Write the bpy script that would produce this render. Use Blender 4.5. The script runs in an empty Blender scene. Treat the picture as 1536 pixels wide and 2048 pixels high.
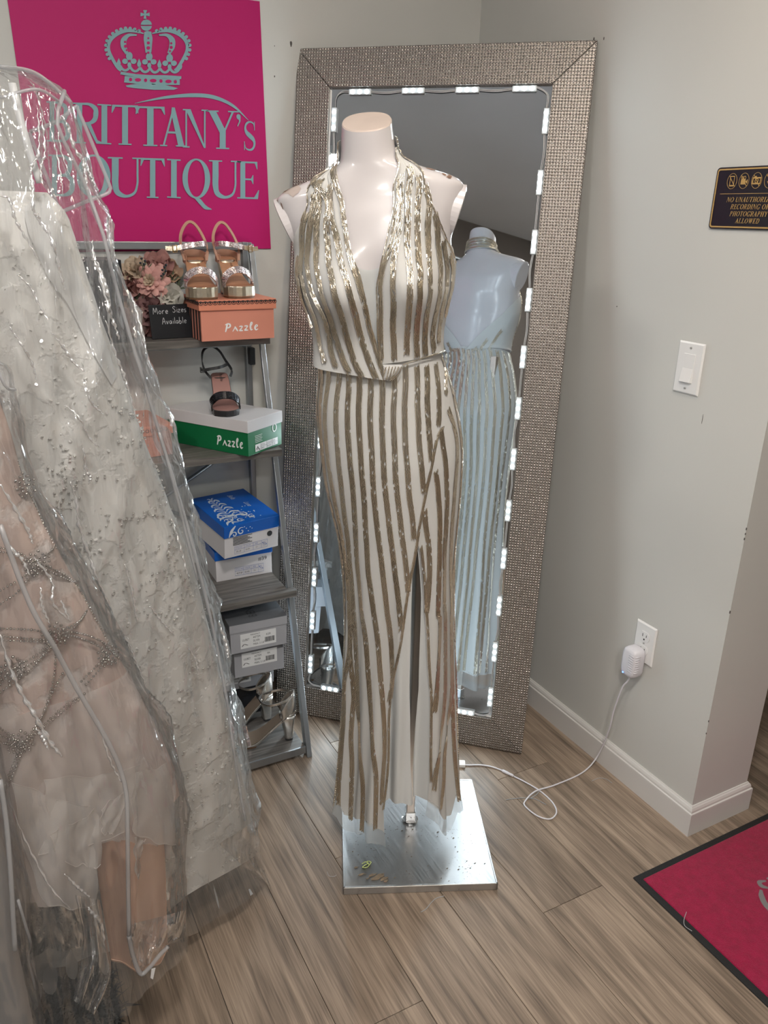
import bpy, bmesh, math, random
import numpy as np
from mathutils import Vector, Matrix
from mathutils.bvhtree import BVHTree
random.seed(7); rng = np.random.default_rng(7)
S = bpy.context.scene
COL = S.collection
# ------------------------------------------------------------------ camera
F = 1585.2; TH, YW, RO = math.radians(20.435), math.radians(28.516), math.radians(1.394)
CAM = np.array([0, 0, 1.5])
HF = np.array([math.sin(YW), math.cos(YW), 0.0]); HR = np.array([math.cos(YW), -math.sin(YW), 0.0])
FW = HF * math.cos(TH) - np.array([0, 0, math.sin(TH)]); UP0 = HF * math.sin(TH) + np.array([0, 0, math.cos(TH)])
R2 = HR * math.cos(RO) + UP0 * math.sin(RO); U2 = UP0 * math.cos(RO) - HR * math.sin(RO)
cd = bpy.data.cameras.new('camera'); cam = bpy.data.objects.new('camera', cd); COL.objects.link(cam)
cd.sensor_fit = 'VERTICAL'; cd.sensor_height = 36; cd.lens = F * 36 / 2048; cd.clip_start = .02
cam.matrix_world = Matrix([[R2[i], U2[i], -FW[i], CAM[i]] for i in range(3)] + [[0, 0, 0, 1]])
S.camera = cam
# ------------------------------------------------------------------ world, exposure
w = bpy.data.worlds.new('world'); S.world = w; w.use_nodes = True
w.node_tree.nodes['Background'].inputs[0].default_value = (.55, .6, .68, 1)
w.node_tree.nodes['Background'].inputs[1].default_value = .15
S.view_settings.view_transform = 'Standard'; S.view_settings.look = 'None'
S.view_settings.exposure = 0.28; S.view_settings.gamma = 1.0; S.view_settings.use_curve_mapping = False
S.cycles.transparent_max_bounces = 16; S.cycles.max_bounces = 5; S.cycles.diffuse_bounces = 3; S.cycles.glossy_bounces = 4; S.cycles.caustics_reflective = False; S.cycles.caustics_refractive = False
S.cycles.sample_clamp_indirect = 6; S.cycles.use_light_tree = False
WARM = (1.0, .84, .64); NEUT = (1.0, .955, .90); COOL = (.80, .93, 1.0)
CEIL = 2.62
# unseen ceiling lamps, the first added to brighten the bagged gowns: x, y, watts, colour, radius
LAMPS = [(.22, .22, 38, NEUT, .15), (.85, .40, 10, WARM, .12), (-.25, -1.05, 38, NEUT, .15), (.93, 1.02, 3.5, WARM, .07), (-1.35, .85, 30, NEUT, .15), (-.95, -2.0, 28, NEUT, .15), (2.5, -1.2, 3, WARM, .12)]
LED_POWER = .20      # watts per three-bulb module
# ------------------------------------------------------------------ pixel rays (1536 x 2048 frame)
def ray(x, y): return FW + R2 * (x - 768) / F + U2 * (1024 - y) / F
def at_z(x, y, z): D = ray(x, y); return CAM + D * (z - CAM[2]) / D[2]
def at_x(x, y, X): D = ray(x, y); return CAM + D * X / D[0]
def at_y(x, y, Y): D = ray(x, y); return CAM + D * Y / D[1]
def at_pl(x, y, P, n): D = ray(x, y); return CAM + D * ((np.array(P) - CAM) @ n) / (D @ n)
def pj(X):
    v = np.array(X) - CAM; z = v @ FW
    return np.array([768 + F * (v @ R2) / z, 1024 - F * (v @ U2) / z])
# ------------------------------------------------------------------ mesh helpers
class MB:
    def __init__(s): s.v = []; s.f = []; s.uv = None
    def add(s, vs, fs):
        o = len(s.v); s.v.extend([tuple(map(float, p)) for p in vs]); s.f.extend([tuple(i + o for i in f) for f in fs]); return s
    def box(s, a, b):
        (x0, y0, z0), (x1, y1, z1) = a, b
        return s.add([(x0, y0, z0), (x1, y0, z0), (x1, y1, z0), (x0, y1, z0), (x0, y0, z1), (x1, y0, z1), (x1, y1, z1), (x0, y1, z1)],
                     [(0, 3, 2, 1), (4, 5, 6, 7), (0, 1, 5, 4), (1, 2, 6, 5), (2, 3, 7, 6), (3, 0, 4, 7)])
    def obox(s, o, ex, ey, ez):
        o, ex, ey, ez = map(np.array, (o, ex, ey, ez))
        P = [o, o + ex, o + ex + ey, o + ey]; P += [p + ez for p in P]
        return s.add(P, [(0, 3, 2, 1), (4, 5, 6, 7), (0, 1, 5, 4), (1, 2, 6, 5), (2, 3, 7, 6), (3, 0, 4, 7)])
    def prism(s, pts, n):
        pts = [np.array(p, float) for p in pts]; n = np.array(n, float); k = len(pts)
        return s.add(pts + [p + n for p in pts], [tuple(range(k))[::-1], tuple(range(k, 2 * k))] + [(i, (i + 1) % k, (i + 1) % k + k, i + k) for i in range(k)])
    def loft(s, rings, closed=True, caps=False):
        n = len(rings[0]); o = len(s.v)
        for r in rings: s.v.extend([tuple(map(float, p)) for p in r])
        for i in range(len(rings) - 1):
            for j in range(n if closed else n - 1):
                s.f.append((o + i * n + j, o + i * n + (j + 1) % n, o + (i + 1) * n + (j + 1) % n, o + (i + 1) * n + j))
        if caps: s.f.append(tuple(o + j for j in range(n))[::-1]); s.f.append(tuple(o + (len(rings) - 1) * n + j for j in range(n)))
        return s
    def tube(s, pts, rad, n=8, caps=True, flat=None):
        pts = [np.array(p, float) for p in pts]; rings = []; m = len(pts)
        rad = rad if hasattr(rad, '__len__') else [rad] * m
        ref = None
        for i, p in enumerate(pts):
            t = pts[min(i + 1, m - 1)] - pts[max(i - 1, 0)]; t = t / (np.linalg.norm(t) + 1e-12)
            if ref is None:
                ref = np.array([0, 0, 1.0]) if abs(t[2]) < .9 else np.array([1.0, 0, 0])
                if flat is not None: ref = np.array(flat[0], float)
            a = ref - t * (ref @ t); a /= np.linalg.norm(a) + 1e-12; b = np.cross(t, a); ref = a
            k = flat[1] if flat is not None else 1
            rings.append([p + rad[i] * (math.cos(q) * a * k + math.sin(q) * b) for q in np.linspace(0, 2 * math.pi, n, endpoint=False)])
        return s.loft(rings, True, caps)
    def ball(s, c, r, n=8, sc=(1, 1, 1)):
        c = np.array(c, float); rings = []
        for i in range(1, n // 2): 
            a = math.pi * i / (n // 2); rings.append([c + r * np.array([sc[0] * math.sin(a) * math.cos(b), sc[1] * math.sin(a) * math.sin(b), sc[2] * -math.cos(a)]) for b in np.linspace(0, 2 * math.pi, n, endpoint=False)])
        return s.loft(rings, True, True)
    def grid(s, fn, nu, nv, wrap=False):
        return s.loft([[fn(i / (nu - 1), (j / nv if wrap else j / (nv - 1))) for j in range(nv)] for i in range(nu)], wrap)
def catmull(P, n):
    P = np.array(P, float)
    if len(P) == 2: return np.array([P[0] + (P[1] - P[0]) * t for t in np.linspace(0, 1, n)])
    Q = np.vstack([2 * P[0] - P[1], P, 2 * P[-1] - P[-2]]); m = len(P) - 1; out = []
    for t in np.linspace(0, m, n):
        i = min(int(t), m - 1); u = t - i; p0, p1, p2, p3 = Q[i:i + 4]
        out.append(.5 * (2 * p1 + (p2 - p0) * u + (2 * p0 - 5 * p1 + 4 * p2 - p3) * u * u + (3 * p1 - p0 - 3 * p2 + p3) * u ** 3))
    return np.array(out)
def even(P, step):
    P = np.array(P, float); d = np.concatenate([[0], np.cumsum(np.linalg.norm(np.diff(P, axis=0), axis=1))])
    k = max(2, int(d[-1] / step)); t = np.linspace(0, d[-1], k)
    return np.stack([np.interp(t, d, P[:, i]) for i in range(P.shape[1])], 1)
def obj(name, mb, m=None, parent=None, smooth=False, recalc=True, bevel=0, kind=None, local=False):
    me = bpy.data.meshes.new(name); me.from_pydata(mb.v, [], mb.f); me.update()
    if recalc and len(mb.f) < 60000:
        bm = bmesh.new(); bm.from_mesh(me); bmesh.ops.recalc_face_normals(bm, faces=bm.faces); bm.to_mesh(me); bm.free()
    if smooth: me.polygons.foreach_set('use_smooth', [True] * len(me.polygons))
    o = bpy.data.objects.new(name, me); COL.objects.link(o)
    if m is not None: me.materials.append(m)
    if parent is not None:
        o.parent = parent
        if not local: o.matrix_parent_inverse = TOP[parent.name].inverted()
        if parent.name in TOP: TOP[o.name] = TOP[parent.name] if local else Matrix.Identity(4)
    else: TOP[o.name] = Matrix.Identity(4)
    if bevel:
        b = o.modifiers.new('bevel', 'BEVEL'); b.width = bevel; b.segments = 2; b.limit_method = 'ANGLE'
    if kind: o['kind'] = kind
    return o
TOP = {}
def tag(o, label, cat, group=None, kind=None):
    o['label'] = label; o['category'] = cat
    if group: o['group'] = group
    if kind: o['kind'] = kind
    return o
def thing(name, label, cat, loc=(0, 0, 0), group=None, mat=None):
    o = bpy.data.objects.new(name, None); COL.objects.link(o); o.empty_display_size = .05
    o.matrix_world = mat if mat is not None else Matrix.Translation(Vector([float(q) for q in loc])); TOP[o.name] = o.matrix_world.copy()
    return tag(o, label, cat, group)
def struct(name, mb, m, parent=None, **k):
    o = obj(name, mb, m, parent, **k)
    if parent is None: o['kind'] = 'structure'
    return o
# ------------------------------------------------------------------ materials
def newmat(name):
    m = bpy.data.materials.new(name); m.use_nodes = True; nt = m.node_tree
    for n in list(nt.nodes): nt.nodes.remove(n)
    out = nt.nodes.new('ShaderNodeOutputMaterial'); return m, nt, out
def N(nt, typ, **k):
    n = nt.nodes.new('ShaderNode' + typ)
    for a, b in k.items():
        if a.startswith('i_'):
            key = a[2:]; key = int(key) if key.isdigit() else key.replace('_', ' ')
            if isinstance(b, bpy.types.NodeSocket): nt.links.new(b, n.inputs[key])
            else: n.inputs[key].default_value = b
        else: setattr(n, a, b)
    return n
def coords(nt, scale=(1, 1, 1), kind='Object'):
    t = N(nt, 'TexCoord'); mp = N(nt, 'Mapping', i_Scale=scale); nt.links.new(t.outputs[kind], mp.inputs[0]); return mp.outputs[0]
def c4(c): return (*c, 1)
def pbr(name, col, rough=.5, metal=0, spec=.5, var=0, vscale=8, bump=0, bscale=60, bst=(1, 1, 1), sheen=0, coat=0, emit=None, trans=0, alpha=1, sss=0):
    m, nt, out = newmat(name); b = N(nt, 'BsdfPrincipled', i_Roughness=rough, i_Metallic=metal); nt.links.new(b.outputs[0], out.inputs[0])
    b.inputs['Base Color'].default_value = c4(col); b.inputs['Specular IOR Level'].default_value = spec
    if coat: b.inputs['Coat Weight'].default_value = coat; b.inputs['Coat Roughness'].default_value = .08
    if sheen: b.inputs['Sheen Weight'].default_value = sheen
    if emit: b.inputs['Emission Color'].default_value = c4(emit[0]); b.inputs['Emission Strength'].default_value = emit[1]
    if alpha < 1: b.inputs['Alpha'].default_value = alpha
    if var:
        co = coords(nt); n = N(nt, 'TexNoise', i_Vector=co, i_Scale=vscale, i_Detail=1.5)
        mr = N(nt, 'MapRange', i_0=n.outputs[0], i_1=.3, i_2=.7, i_3=1 - var, i_4=1 + var)
        mx = N(nt, 'VectorMath', operation='SCALE', i_0=c4(col)[:3], i_Scale=mr.outputs[0]); nt.links.new(mx.outputs[0], b.inputs['Base Color'])
    if bump:
        n = N(nt, 'TexNoise', i_Vector=coords(nt, bst), i_Scale=bscale, i_Detail=1.0)
        bp = N(nt, 'Bump', i_Strength=min(1, bump), i_Distance=.004, i_Height=n.outputs[0]); nt.links.new(bp.outputs[0], b.inputs['Normal'])
    m.diffuse_color = c4(col); return m
def cloth(name, col, see=.0, transl=.3, rough=.8, var=0, gloss=.0, bump=0, bscale=200, bst=(1, 1, 1)):
    """fabric: diffuse + translucent, optionally see-through (tulle)"""
    m, nt, out = newmat(name); co = coords(nt)
    cc = c4(col)
    if var:
        n = N(nt, 'TexNoise', i_Vector=co, i_Scale=14.0, i_Detail=1.0); mr = N(nt, 'MapRange', i_0=n.outputs[0], i_1=.3, i_2=.7, i_3=1 - var, i_4=1 + var)
        cc = N(nt, 'VectorMath', operation='SCALE', i_0=col, i_Scale=mr.outputs[0]).outputs[0]
    d = N(nt, 'BsdfDiffuse', i_Color=cc); t = N(nt, 'BsdfTranslucent', i_Color=cc)
    x = N(nt, 'MixShader', i_0=transl, i_1=d.outputs[0], i_2=t.outputs[0]); sh = x.outputs[0]
    if gloss:
        g = N(nt, 'BsdfGlossy', i_Color=(1, 1, 1, 1), i_Roughness=rough); lw = N(nt, 'LayerWeight', i_Blend=.25)
        f = N(nt, 'MapRange', i_0=lw.outputs[0], i_1=0.0, i_2=1.0, i_3=gloss, i_4=min(1, gloss * 3)); x = N(nt, 'MixShader', i_0=f.outputs[0], i_1=sh, i_2=g.outputs[0]); sh = x.outputs[0]
    if see:
        tr = N(nt, 'BsdfTransparent'); x = N(nt, 'MixShader', i_0=see, i_1=sh, i_2=tr.outputs[0]); sh = x.outputs[0]
    if bump:
        nb = N(nt, 'TexNoise', i_Vector=coords(nt, bst), i_Scale=bscale, i_Detail=3.0); bp = N(nt, 'Bump', i_Strength=bump, i_Distance=.003, i_Height=nb.outputs[0])
        for q in (d, t): nt.links.new(bp.outputs[0], q.inputs['Normal'])
    nt.links.new(sh, out.inputs[0]); m.diffuse_color = c4(col); return m
def film(name, haze=.05, gl=1.0, rough=.09, bst=(1, 1, .25), bscale=30, bump=.95, hazecol=(.9, .92, .94)):
    """clear garment-bag plastic: see-through with a fresnel gloss, fine crinkles as relief"""
    m, nt, out = newmat(name)
    ad = N(nt, 'TexNoise', i_Vector=coords(nt, bst), i_Scale=bscale, i_Detail=2.0, i_Roughness=.6)
    bp = N(nt, 'Bump', i_Strength=bump, i_Distance=.028, i_Height=ad.outputs[0])
    fr = N(nt, 'LayerWeight', i_Blend=.32)
    g = N(nt, 'BsdfGlossy', i_Color=(gl, gl, gl, 1), i_Roughness=rough); nt.links.new(bp.outputs[0], g.inputs['Normal'])
    t = N(nt, 'BsdfTransparent', i_Color=(.99, .99, .99, 1)); dm = N(nt, 'BsdfDiffuse', i_Color=c4(hazecol))
    a = N(nt, 'MixShader', i_0=haze, i_1=t.outputs[0], i_2=dm.outputs[0])
    mr = N(nt, 'MapRange', i_0=fr.outputs['Fresnel'], i_1=0.0, i_2=1.0, i_3=.085, i_4=.6)
    b = N(nt, 'MixShader', i_0=mr.outputs[0], i_1=a.outputs[0], i_2=g.outputs[0])
    nt.links.new(b.outputs[0], out.inputs[0]); m.diffuse_color = (.8, .85, .9, .3); return m
def emitter(name, col, st):
    m, nt, out = newmat(name); e = N(nt, 'Emission', i_Color=c4(col), i_Strength=st); nt.links.new(e.outputs[0], out.inputs[0]); return m
M = {}
# wall paint: faint mottling and orange-peel relief
M['wall'] = pbr('wall_paint', (.60, .60, .575), .55, spec=.35, var=.03, vscale=2.5)
M['ceil'] = pbr('ceiling_paint', (.80, .84, .90), .8, var=.03, vscale=2)  # white ceiling, tinted blue in place of the cool LED light
M['backroom'] = pbr('dark_wall_paint', (.11, .09, .075), .8, var=.1, vscale=3)
M['hall'] = pbr('hall_wall_paint', (.05, .045, .04), .8, var=.1)
M['trim'] = pbr('trim_gloss_paint', (.66, .645, .63), .35, spec=.5, var=.04, vscale=5)
def floor_mat():
    m, nt, out = newmat('vinyl_plank'); b = N(nt, 'BsdfPrincipled', i_Roughness=.42); nt.links.new(b.outputs[0], out.inputs[0]); b.inputs['Specular IOR Level'].default_value = .35
    oi = N(nt, 'ObjectInfo'); tc = N(nt, 'TexCoord')
    off = N(nt, 'VectorMath', operation='SCALE', i_0=(17.3, 31.7, 5.1), i_Scale=oi.outputs['Random'])
    ad = N(nt, 'VectorMath', operation='ADD', i_0=tc.outputs['Object'], i_1=off.outputs[0])
    mp = N(nt, 'Mapping', i_Vector=ad.outputs[0], i_Scale=(1, .12, 1))
    warp = N(nt, 'TexNoise', i_Vector=mp.outputs[0], i_Scale=7.0, i_Detail=2.0)
    wv = N(nt, 'TexWave', i_Vector=mp.outputs[0], i_Scale=11.0, i_Distortion=9.0, i_Detail=1.0, i_Detail_Scale=1.4, wave_type='RINGS')
    mp2 = N(nt, 'Mapping', i_Vector=ad.outputs[0], i_Scale=(1, .03, 1))
    fine = N(nt, 'TexNoise', i_Vector=mp2.outputs[0], i_Scale=330.0, i_Detail=1.5, i_Roughness=.7)
    mid = N(nt, 'TexNoise', i_Vector=mp2.outputs[0], i_Scale=60.0, i_Detail=2.0, i_Distortion=.5)
    s1 = N(nt, 'Math', operation='MULTIPLY_ADD', i_0=wv.outputs[1], i_1=.16, i_2=mid.outputs[0])
    s2 = N(nt, 'Math', operation='MULTIPLY_ADD', i_0=fine.outputs[0], i_1=.75, i_2=s1.outputs[0])
    rp = N(nt, 'ValToRGB', i_0=N(nt, 'MapRange', i_0=s2.outputs[0], i_1=.62, i_2=1.38).outputs[0])
    e = rp.color_ramp.elements; e[0].position = 0; e[0].color = (.125, .095, .072, 1); e[1].position = 1; e[1].color = (.40, .31, .235, 1)
    e.new(.38).color = (.225, .172, .13, 1); e.new(.62).color = (.295, .228, .173, 1)
    tint = N(nt, 'MapRange', i_0=oi.outputs['Random'], i_1=0.0, i_2=1.0, i_3=.86, i_4=1.12)
    big = N(nt, 'TexNoise', i_Vector=mp.outputs[0], i_Scale=3.0); t2 = N(nt, 'MapRange', i_0=big.outputs[0], i_1=.3, i_2=.7, i_3=.85, i_4=1.15)
    tm = N(nt, 'Math', operation='MULTIPLY', i_0=tint.outputs[0], i_1=t2.outputs[0])
    cc = N(nt, 'VectorMath', operation='SCALE', i_0=rp.outputs[0], i_Scale=tm.outputs[0]); nt.links.new(cc.outputs[0], b.inputs['Base Color'])
    bp = N(nt, 'Bump', i_Strength=.35, i_Distance=.0012, i_Height=s2.outputs[0]); nt.links.new(bp.outputs[0], b.inputs['Normal'])
    return m
M['floor'] = floor_mat(); M['joint'] = pbr('floor_joint', (.03, .025, .02), .8)
# ------------------------------------------------------------------ room shell
XW, YC, YB, XE = 1.515, 1.0753, 2.2641, 1.725      # right wall face, its free end, back wall face, far face of the right wall
XL, XR, YF, YH = -1.85, 3.4, -3.2, 3.0
PW, PL = .18, 1.22
fl = struct('floor', MB().box((XL, YF, -.05), (XR, YH, -.0045)), M['joint'])
pm = MB().box((.0006, .0006, -.0045), (PW - .0006, PL - .0006, 0))
first = None; k0 = int((XL - .29) / PW) - 1
for k in range(k0, int((XR - .29) / PW) + 1):
    x = .29 + k * PW
    y = .98 + ((k - 1) * .427 % PL) - 5 * PL
    while y < YH:
        if y + PL > YF and x + PW > XL:
            if first is None: first = obj('plank', pm, M['floor'], fl, bevel=.0008); o = first
            else: o = first.copy(); COL.objects.link(o)
            o.location = (x, y, 0)
        y += PL
wall_b = struct('wall_back', MB().box((XL, YB, 0), (XW + .001, YB + .12, CEIL)), M['wall'])
wall_r = struct('wall_right', MB().box((XW, YC, 0), (XE, YH, CEIL)), M['wall'])
struct('wall_left', MB().box((XL - .1, YF, 0), (XL, YB + .12, CEIL)), M['backroom'])
struct('wall_front', MB().box((XL - .1, YF - .1, 0), (XR + .1, YF, CEIL)), M['wall'])
struct('wall_hall', MB().box((XE, YH, 0), (XR, YH + .1, CEIL)), M['hall'])
struct('wall_far_right', MB().box((XR, YF, 0), (XR + .1, YH + .1, CEIL)), M['hall'])
struct('ceiling', MB().box((XL - .1, YF - .1, CEIL), (XR + .1, YH + .1, CEIL + .1)), M['ceil'])
M['scuff'] = pbr('wall_scuff', (.10, .09, .085), .8)
for x, y, r in ((1493, 1058, .0018), (1491, 1068, .0015), (1489, 1078, .0018), (1459, 1224, .0022), (1421, 1445, .0016), (1417, 1470, .0014)):   # chips knocked out of the corner
    p = at_x(x, y, XW); obj('corner_chip', MB().box((XW - .0006, YC - .0006, p[2] - r * 1.6), (XW + r * .6, YC + r * .8, p[2] + r * 1.6)), M['scuff'], wall_r)
for x, y, rx, rz in ((549, 153, .0015, .0024), (582, 88, .003, .007), (549, 92, .001, .0015), (1189, 76, 0, 0)):
    if rx: p = at_y(x, y, YB); obj('scuff_mark', MB().prism([(p[0] + rx * math.cos(a) * (1 + .3 * math.sin(3 * a)), YB - .0006, p[2] + rz * math.sin(a)) for a in np.linspace(0, 2 * math.pi, 10, endpoint=False)], (0, .0004, 0)), M['scuff'], wall_b)
for x, y, ry, rz in ((1188, 78, .0022, .004), (1208, 77, .0015, .0035), (1234, 613, .0016, .0016), (1405, 838, .0006, .012)):
    p = at_x(x, y, XW); obj('scuff_mark', MB().prism([(XW - .0006, p[1] + ry * math.cos(a), p[2] + rz * math.sin(a)) for a in np.linspace(0, 2 * math.pi, 10, endpoint=False)], (.0004, 0, 0)), M['scuff'], wall_r)
def baseboard(name, A, B, n, miterA=0, miterB=0):
    """profile swept from A to B; n = outward normal"""
    A, B, n = np.array(A, float), np.array(B, float), np.array(n, float); t = (B - A) / np.linalg.norm(B - A)
    prof = [(0, 0), (.013, 0), (.013, .066), (.0125, .069), (.0095, .0705), (.009, .076), (.0065, .082), (.004, .0845), (.003, .0867), (0, .0867)]
    rings = [[P + n * d + np.array([0, 0, h]) + t * d * mi for d, h in prof] for P, mi in ((A, -miterA), (B, miterB))]
    return struct(name, MB().loft(rings, True, True), M['trim'])
baseboard('baseboard_right', (XW, YB, 0), (XW, YC, 0), (-1, 0, 0), 0, 1)
baseboard('baseboard_end', (XW, YC, 0), (XE, YC, 0), (0, -1, 0), 1, 1)
baseboard('baseboard_hall', (XE, YC, 0), (XE, YH, 0), (1, 0, 0), 1, 0)
baseboard('baseboard_back', (XL, YB, 0), (XW - .013, YB, 0), (0, -1, 0))
# ------------------------------------------------------------------ unseen ceiling lamps, domes and rings shaped for their light
M['lamptrim'] = pbr('lamp_trim_white', (.8, .8, .8), .4)
LAMP_LABELS = ['large frosted ceiling lamp above the bagged gowns', 'warm frosted ceiling lamp between the gown rack and the wall sign', 'frosted ceiling lamp behind the camera position', 'small warm ceiling lamp directly above the mannequin', 'frosted ceiling lamp by the dark side wall beyond the rack', 'frosted ceiling lamp farthest from the mirror', 'warm frosted ceiling lamp past the door mat']
for i, (x, y, wt, c, r) in enumerate(LAMPS):
    t = thing('ceiling_light', LAMP_LABELS[i], 'ceiling light', (x, y, CEIL), 'frosted lamps on the shop ceiling')
    rr = r + .012; an_ = np.linspace(0, 2 * math.pi, 14, endpoint=False); circ = lambda q, h: [(x + q * math.cos(a), y + q * math.sin(a), CEIL - h) for a in an_]
    obj('trim_ring', MB().loft([circ(rr, .0003), circ(rr, .014 + r * .27), circ(r + .004, .014 + r * .27), circ(r + .004, .0003)], True), M['lamptrim'], t, smooth=False)
    A_ = 2 * math.pi * r * r * .72
    obj('diffuser', MB().loft([circ(r * math.cos(q), .014 + r * .5 * math.sin(q)) for q in np.linspace(0, math.pi / 2 - .35, 4)], True, True), emitter('lamp_glow%d' % i, c, wt / (math.pi * A_)), t, smooth=True)
# ------------------------------------------------------------------ flat lettering and print
def rib(P, W, n=24, smooth=True):
    """ribbon outline quads (list of 4-point polys) along P with widths W"""
    P = catmull(P, n) if smooth and len(P) > 2 else np.array(P, float); m = len(P)
    W = np.interp(np.linspace(0, 1, m), np.linspace(0, 1, len(W)), W) if hasattr(W, '__len__') else np.full(m, W)
    T = np.gradient(P, axis=0); T /= np.linalg.norm(T, axis=1, keepdims=True) + 1e-9; Nn = np.stack([-T[:, 1], T[:, 0]], 1)
    A = P + Nn * W[:, None] / 2; B = P - Nn * W[:, None] / 2
    return [[A[i], A[i + 1], B[i + 1], B[i]] for i in range(m - 1)]
def disc(c, rx, ry=None, n=16): ry = ry or rx; return [[(c[0] + rx * math.cos(a), c[1] + ry * math.sin(a)) for a in np.linspace(0, 2 * math.pi, n, endpoint=False)]]
def ring2(c, rx, ry, wx, wy=None, n=28):
    wy = wy or wx; A = np.linspace(0, 2 * math.pi, n + 1)
    o = [(c[0] + rx * math.cos(a), c[1] + ry * math.sin(a)) for a in A]; i = [(c[0] + (rx - wx) * math.cos(a), c[1] + (ry - wy) * math.sin(a)) for a in A]
    return [[o[k], o[k + 1], i[k + 1], i[k]] for k in range(n)]
def rc(x0, y0, x1, y1): return [[(x0, y0), (x1, y0), (x1, y1), (x0, y1)]]
def flat(polys, fn, th):
    """2-D polygons mapped to the surface by fn, given a small thickness th (vector)"""
    mb = MB()
    th = np.array(th, float); un = th / (np.linalg.norm(th) + 1e-12)
    for i, p in enumerate(polys): mb.prism([fn(*q) for q in p], th + un * 3e-5 * (i % 9))
    return mb
# serif capitals in the unit square (x right, y up)
def serif(x0, x1, y): return [[(x0, y), (x1, y), (x1, y + .03), (x0, y + .03)]]
def G(ch):
    k = .035; r = []
    V = lambda x0, x1, l=.1, t=True, b=True, y0=0, y1=1: rc(x0, y0, x1, y1) + (rc(x0 - l, y1 - k, x1 + l, y1) if t else []) + (rc(x0 - l, y0, x1 + l, y0 + k) if b else [])
    if ch == 'I': return V(.3, .7, .28)
    if ch == 'T': return V(.39, .61, .13, False) + rc(.02, .95, .98, 1) + [[(.0, .8), (.03, .8), (.14, .95), (.02, 1)], [(1, .8), (.97, .8), (.86, .95), (.98, 1)]]
    if ch == 'E': return V(.16, .38, .14) + rc(.3, .955, .9, 1) + rc(.3, 0, .95, .045) + rc(.3, .5, .72, .545) + [[(.9, .8), (.93, .8), (.92, 1), (.8, .96)], [(1, .24), (.97, .24), (.78, .04), (.95, 0)], [(.72, .4), (.745, .4), (.745, .64), (.72, .64), (.62, .53)]]
    if ch == 'L': return V(.16, .38, .14) + rc(.3, 0, .95, .045) + [[(1, .26), (.97, .26), (.75, .04), (.95, 0)]]
    if ch == 'H': return V(.12, .3, .1) + V(.7, .88, .1) + rc(.3, .49, .7, .54)
    if ch == 'N': return V(.1, .16, .1, True) + V(.82, .88, .1, True, False) + [[(.1, 1), (.3, 1), (.88, 0), (.82, 0), (.8, .02)]]
    if ch == 'A': return [[(.08, 0), (.15, 0), (.52, .9), (.48, 1)], [(.44, 1), (.56, 1), (.94, 0), (.70, 0), (.42, .86)]] + rc(.24, .33, .74, .385) + rc(-.02, 0, .26, k) + rc(.6, 0, 1.03, k)
    if ch == 'Y': return V(.4, .6, .12, False, True, 0, .5) + [[(.02, 1), (.26, 1), (.6, .48), (.6, .36), (.4, .42)], [(.82, 1), (.89, 1), (.6, .48), (.5, .42)]] + rc(-.04, 1 - k, .36, 1) + rc(.68, 1 - k, 1.04, 1)
    if ch == 'R' or ch == 'P' or ch == 'B' or ch == 'D':
        r = V(.14, .33, .13)
        if ch == 'D': return r + rib([(.3, .975), (.62, .95), (.85, .75), (.9, .5), (.85, .25), (.62, .05), (.3, .025)], [.05, .09, .17, .2, .17, .09, .05], 30)
        r += rib([(.3, .975), (.58, .965), (.78, .86), (.8, .74), (.76, .6), (.58, .505), (.3, .5)], [.05, .07, .15, .18, .15, .07, .05], 26)
        if ch == 'R': r += [[(.44, .52), (.6, .52), (.86, .09), (1.04, .03), (1.04, 0), (.82, 0)]]
        if ch == 'B': r += rib([(.3, .5), (.64, .505), (.86, .4), (.89, .27), (.84, .12), (.62, .03), (.3, .025)], [.05, .07, .16, .2, .16, .07, .05], 26)
        return r
    if ch == 'O' or ch == 'Q':
        r = ring2((.5, .5), .5, .515, .19, .045, 40)
        if ch == 'Q': r += rib([(.42, .02), (.62, -.08), (.82, -.23), (1.05, -.28)], [.03, .13, .11, .02], 16)
        return r
    if ch == 'C' or ch == 'G':
        r = rib([(.9, .8), (.75, .94), (.5, .985), (.22, .85), (.1, .5), (.22, .15), (.5, .015), (.78, .07), (.93, .24)], [.05, .06, .06, .14, .19, .14, .06, .06, .04], 44) + rc(.88, .7, .93, 1)
        if ch == 'G': r += rc(.72, .0, .9, .42) + rc(.62, .39, 1, .42)
        return r
    if ch == 'S': return rib([(.86, .72), (.78, .93), (.5, .985), (.24, .9), (.17, .74), (.28, .6), (.52, .5), (.78, .38), (.86, .23), (.74, .07), (.48, .015), (.2, .08), (.1, .28)], [.03, .05, .06, .1, .15, .17, .19, .17, .15, .1, .06, .05, .03], 60) + rc(.83, .7, .88, 1) + rc(.08, 0, .13, .3)
    if ch == 'U': return rc(-.06, 1 - k, .4, 1) + rc(.7, 1 - k, 1.06, 1) + rib([(.17, 1), (.17, .6), (.17, .34), (.24, .13), (.5, .035), (.76, .12), (.855, .34), (.86, .6), (.86, 1)], [.21, .21, .2, .16, .07, .07, .06, .06, .06], 50)
    if ch == 'Z': return rc(.08, .955, .92, 1) + rc(.05, 0, .95, .045) + [[(.66, .97), (.92, .97), (.32, .03), (.05, .03)]] + rc(.06, .78, .1, 1) + rc(.92, 0, .96, .24)
    if ch == 'W': return [[(.05, 1), (.2, 1), (.36, .2), (.33, 0), (.28, 0)], [(.28, 0), (.34, 0), (.52, .8), (.5, .95)], [(.42, 1), (.56, 1), (.73, .2), (.7, 0), (.65, 0)], [(.65, 0), (.71, 0), (.92, 1), (.86, 1)]] + rc(-.02, 1 - k, .3, 1) + rc(.36, 1 - k, .64, 1) + rc(.78, 1 - k, 1.02, 1)
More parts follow.
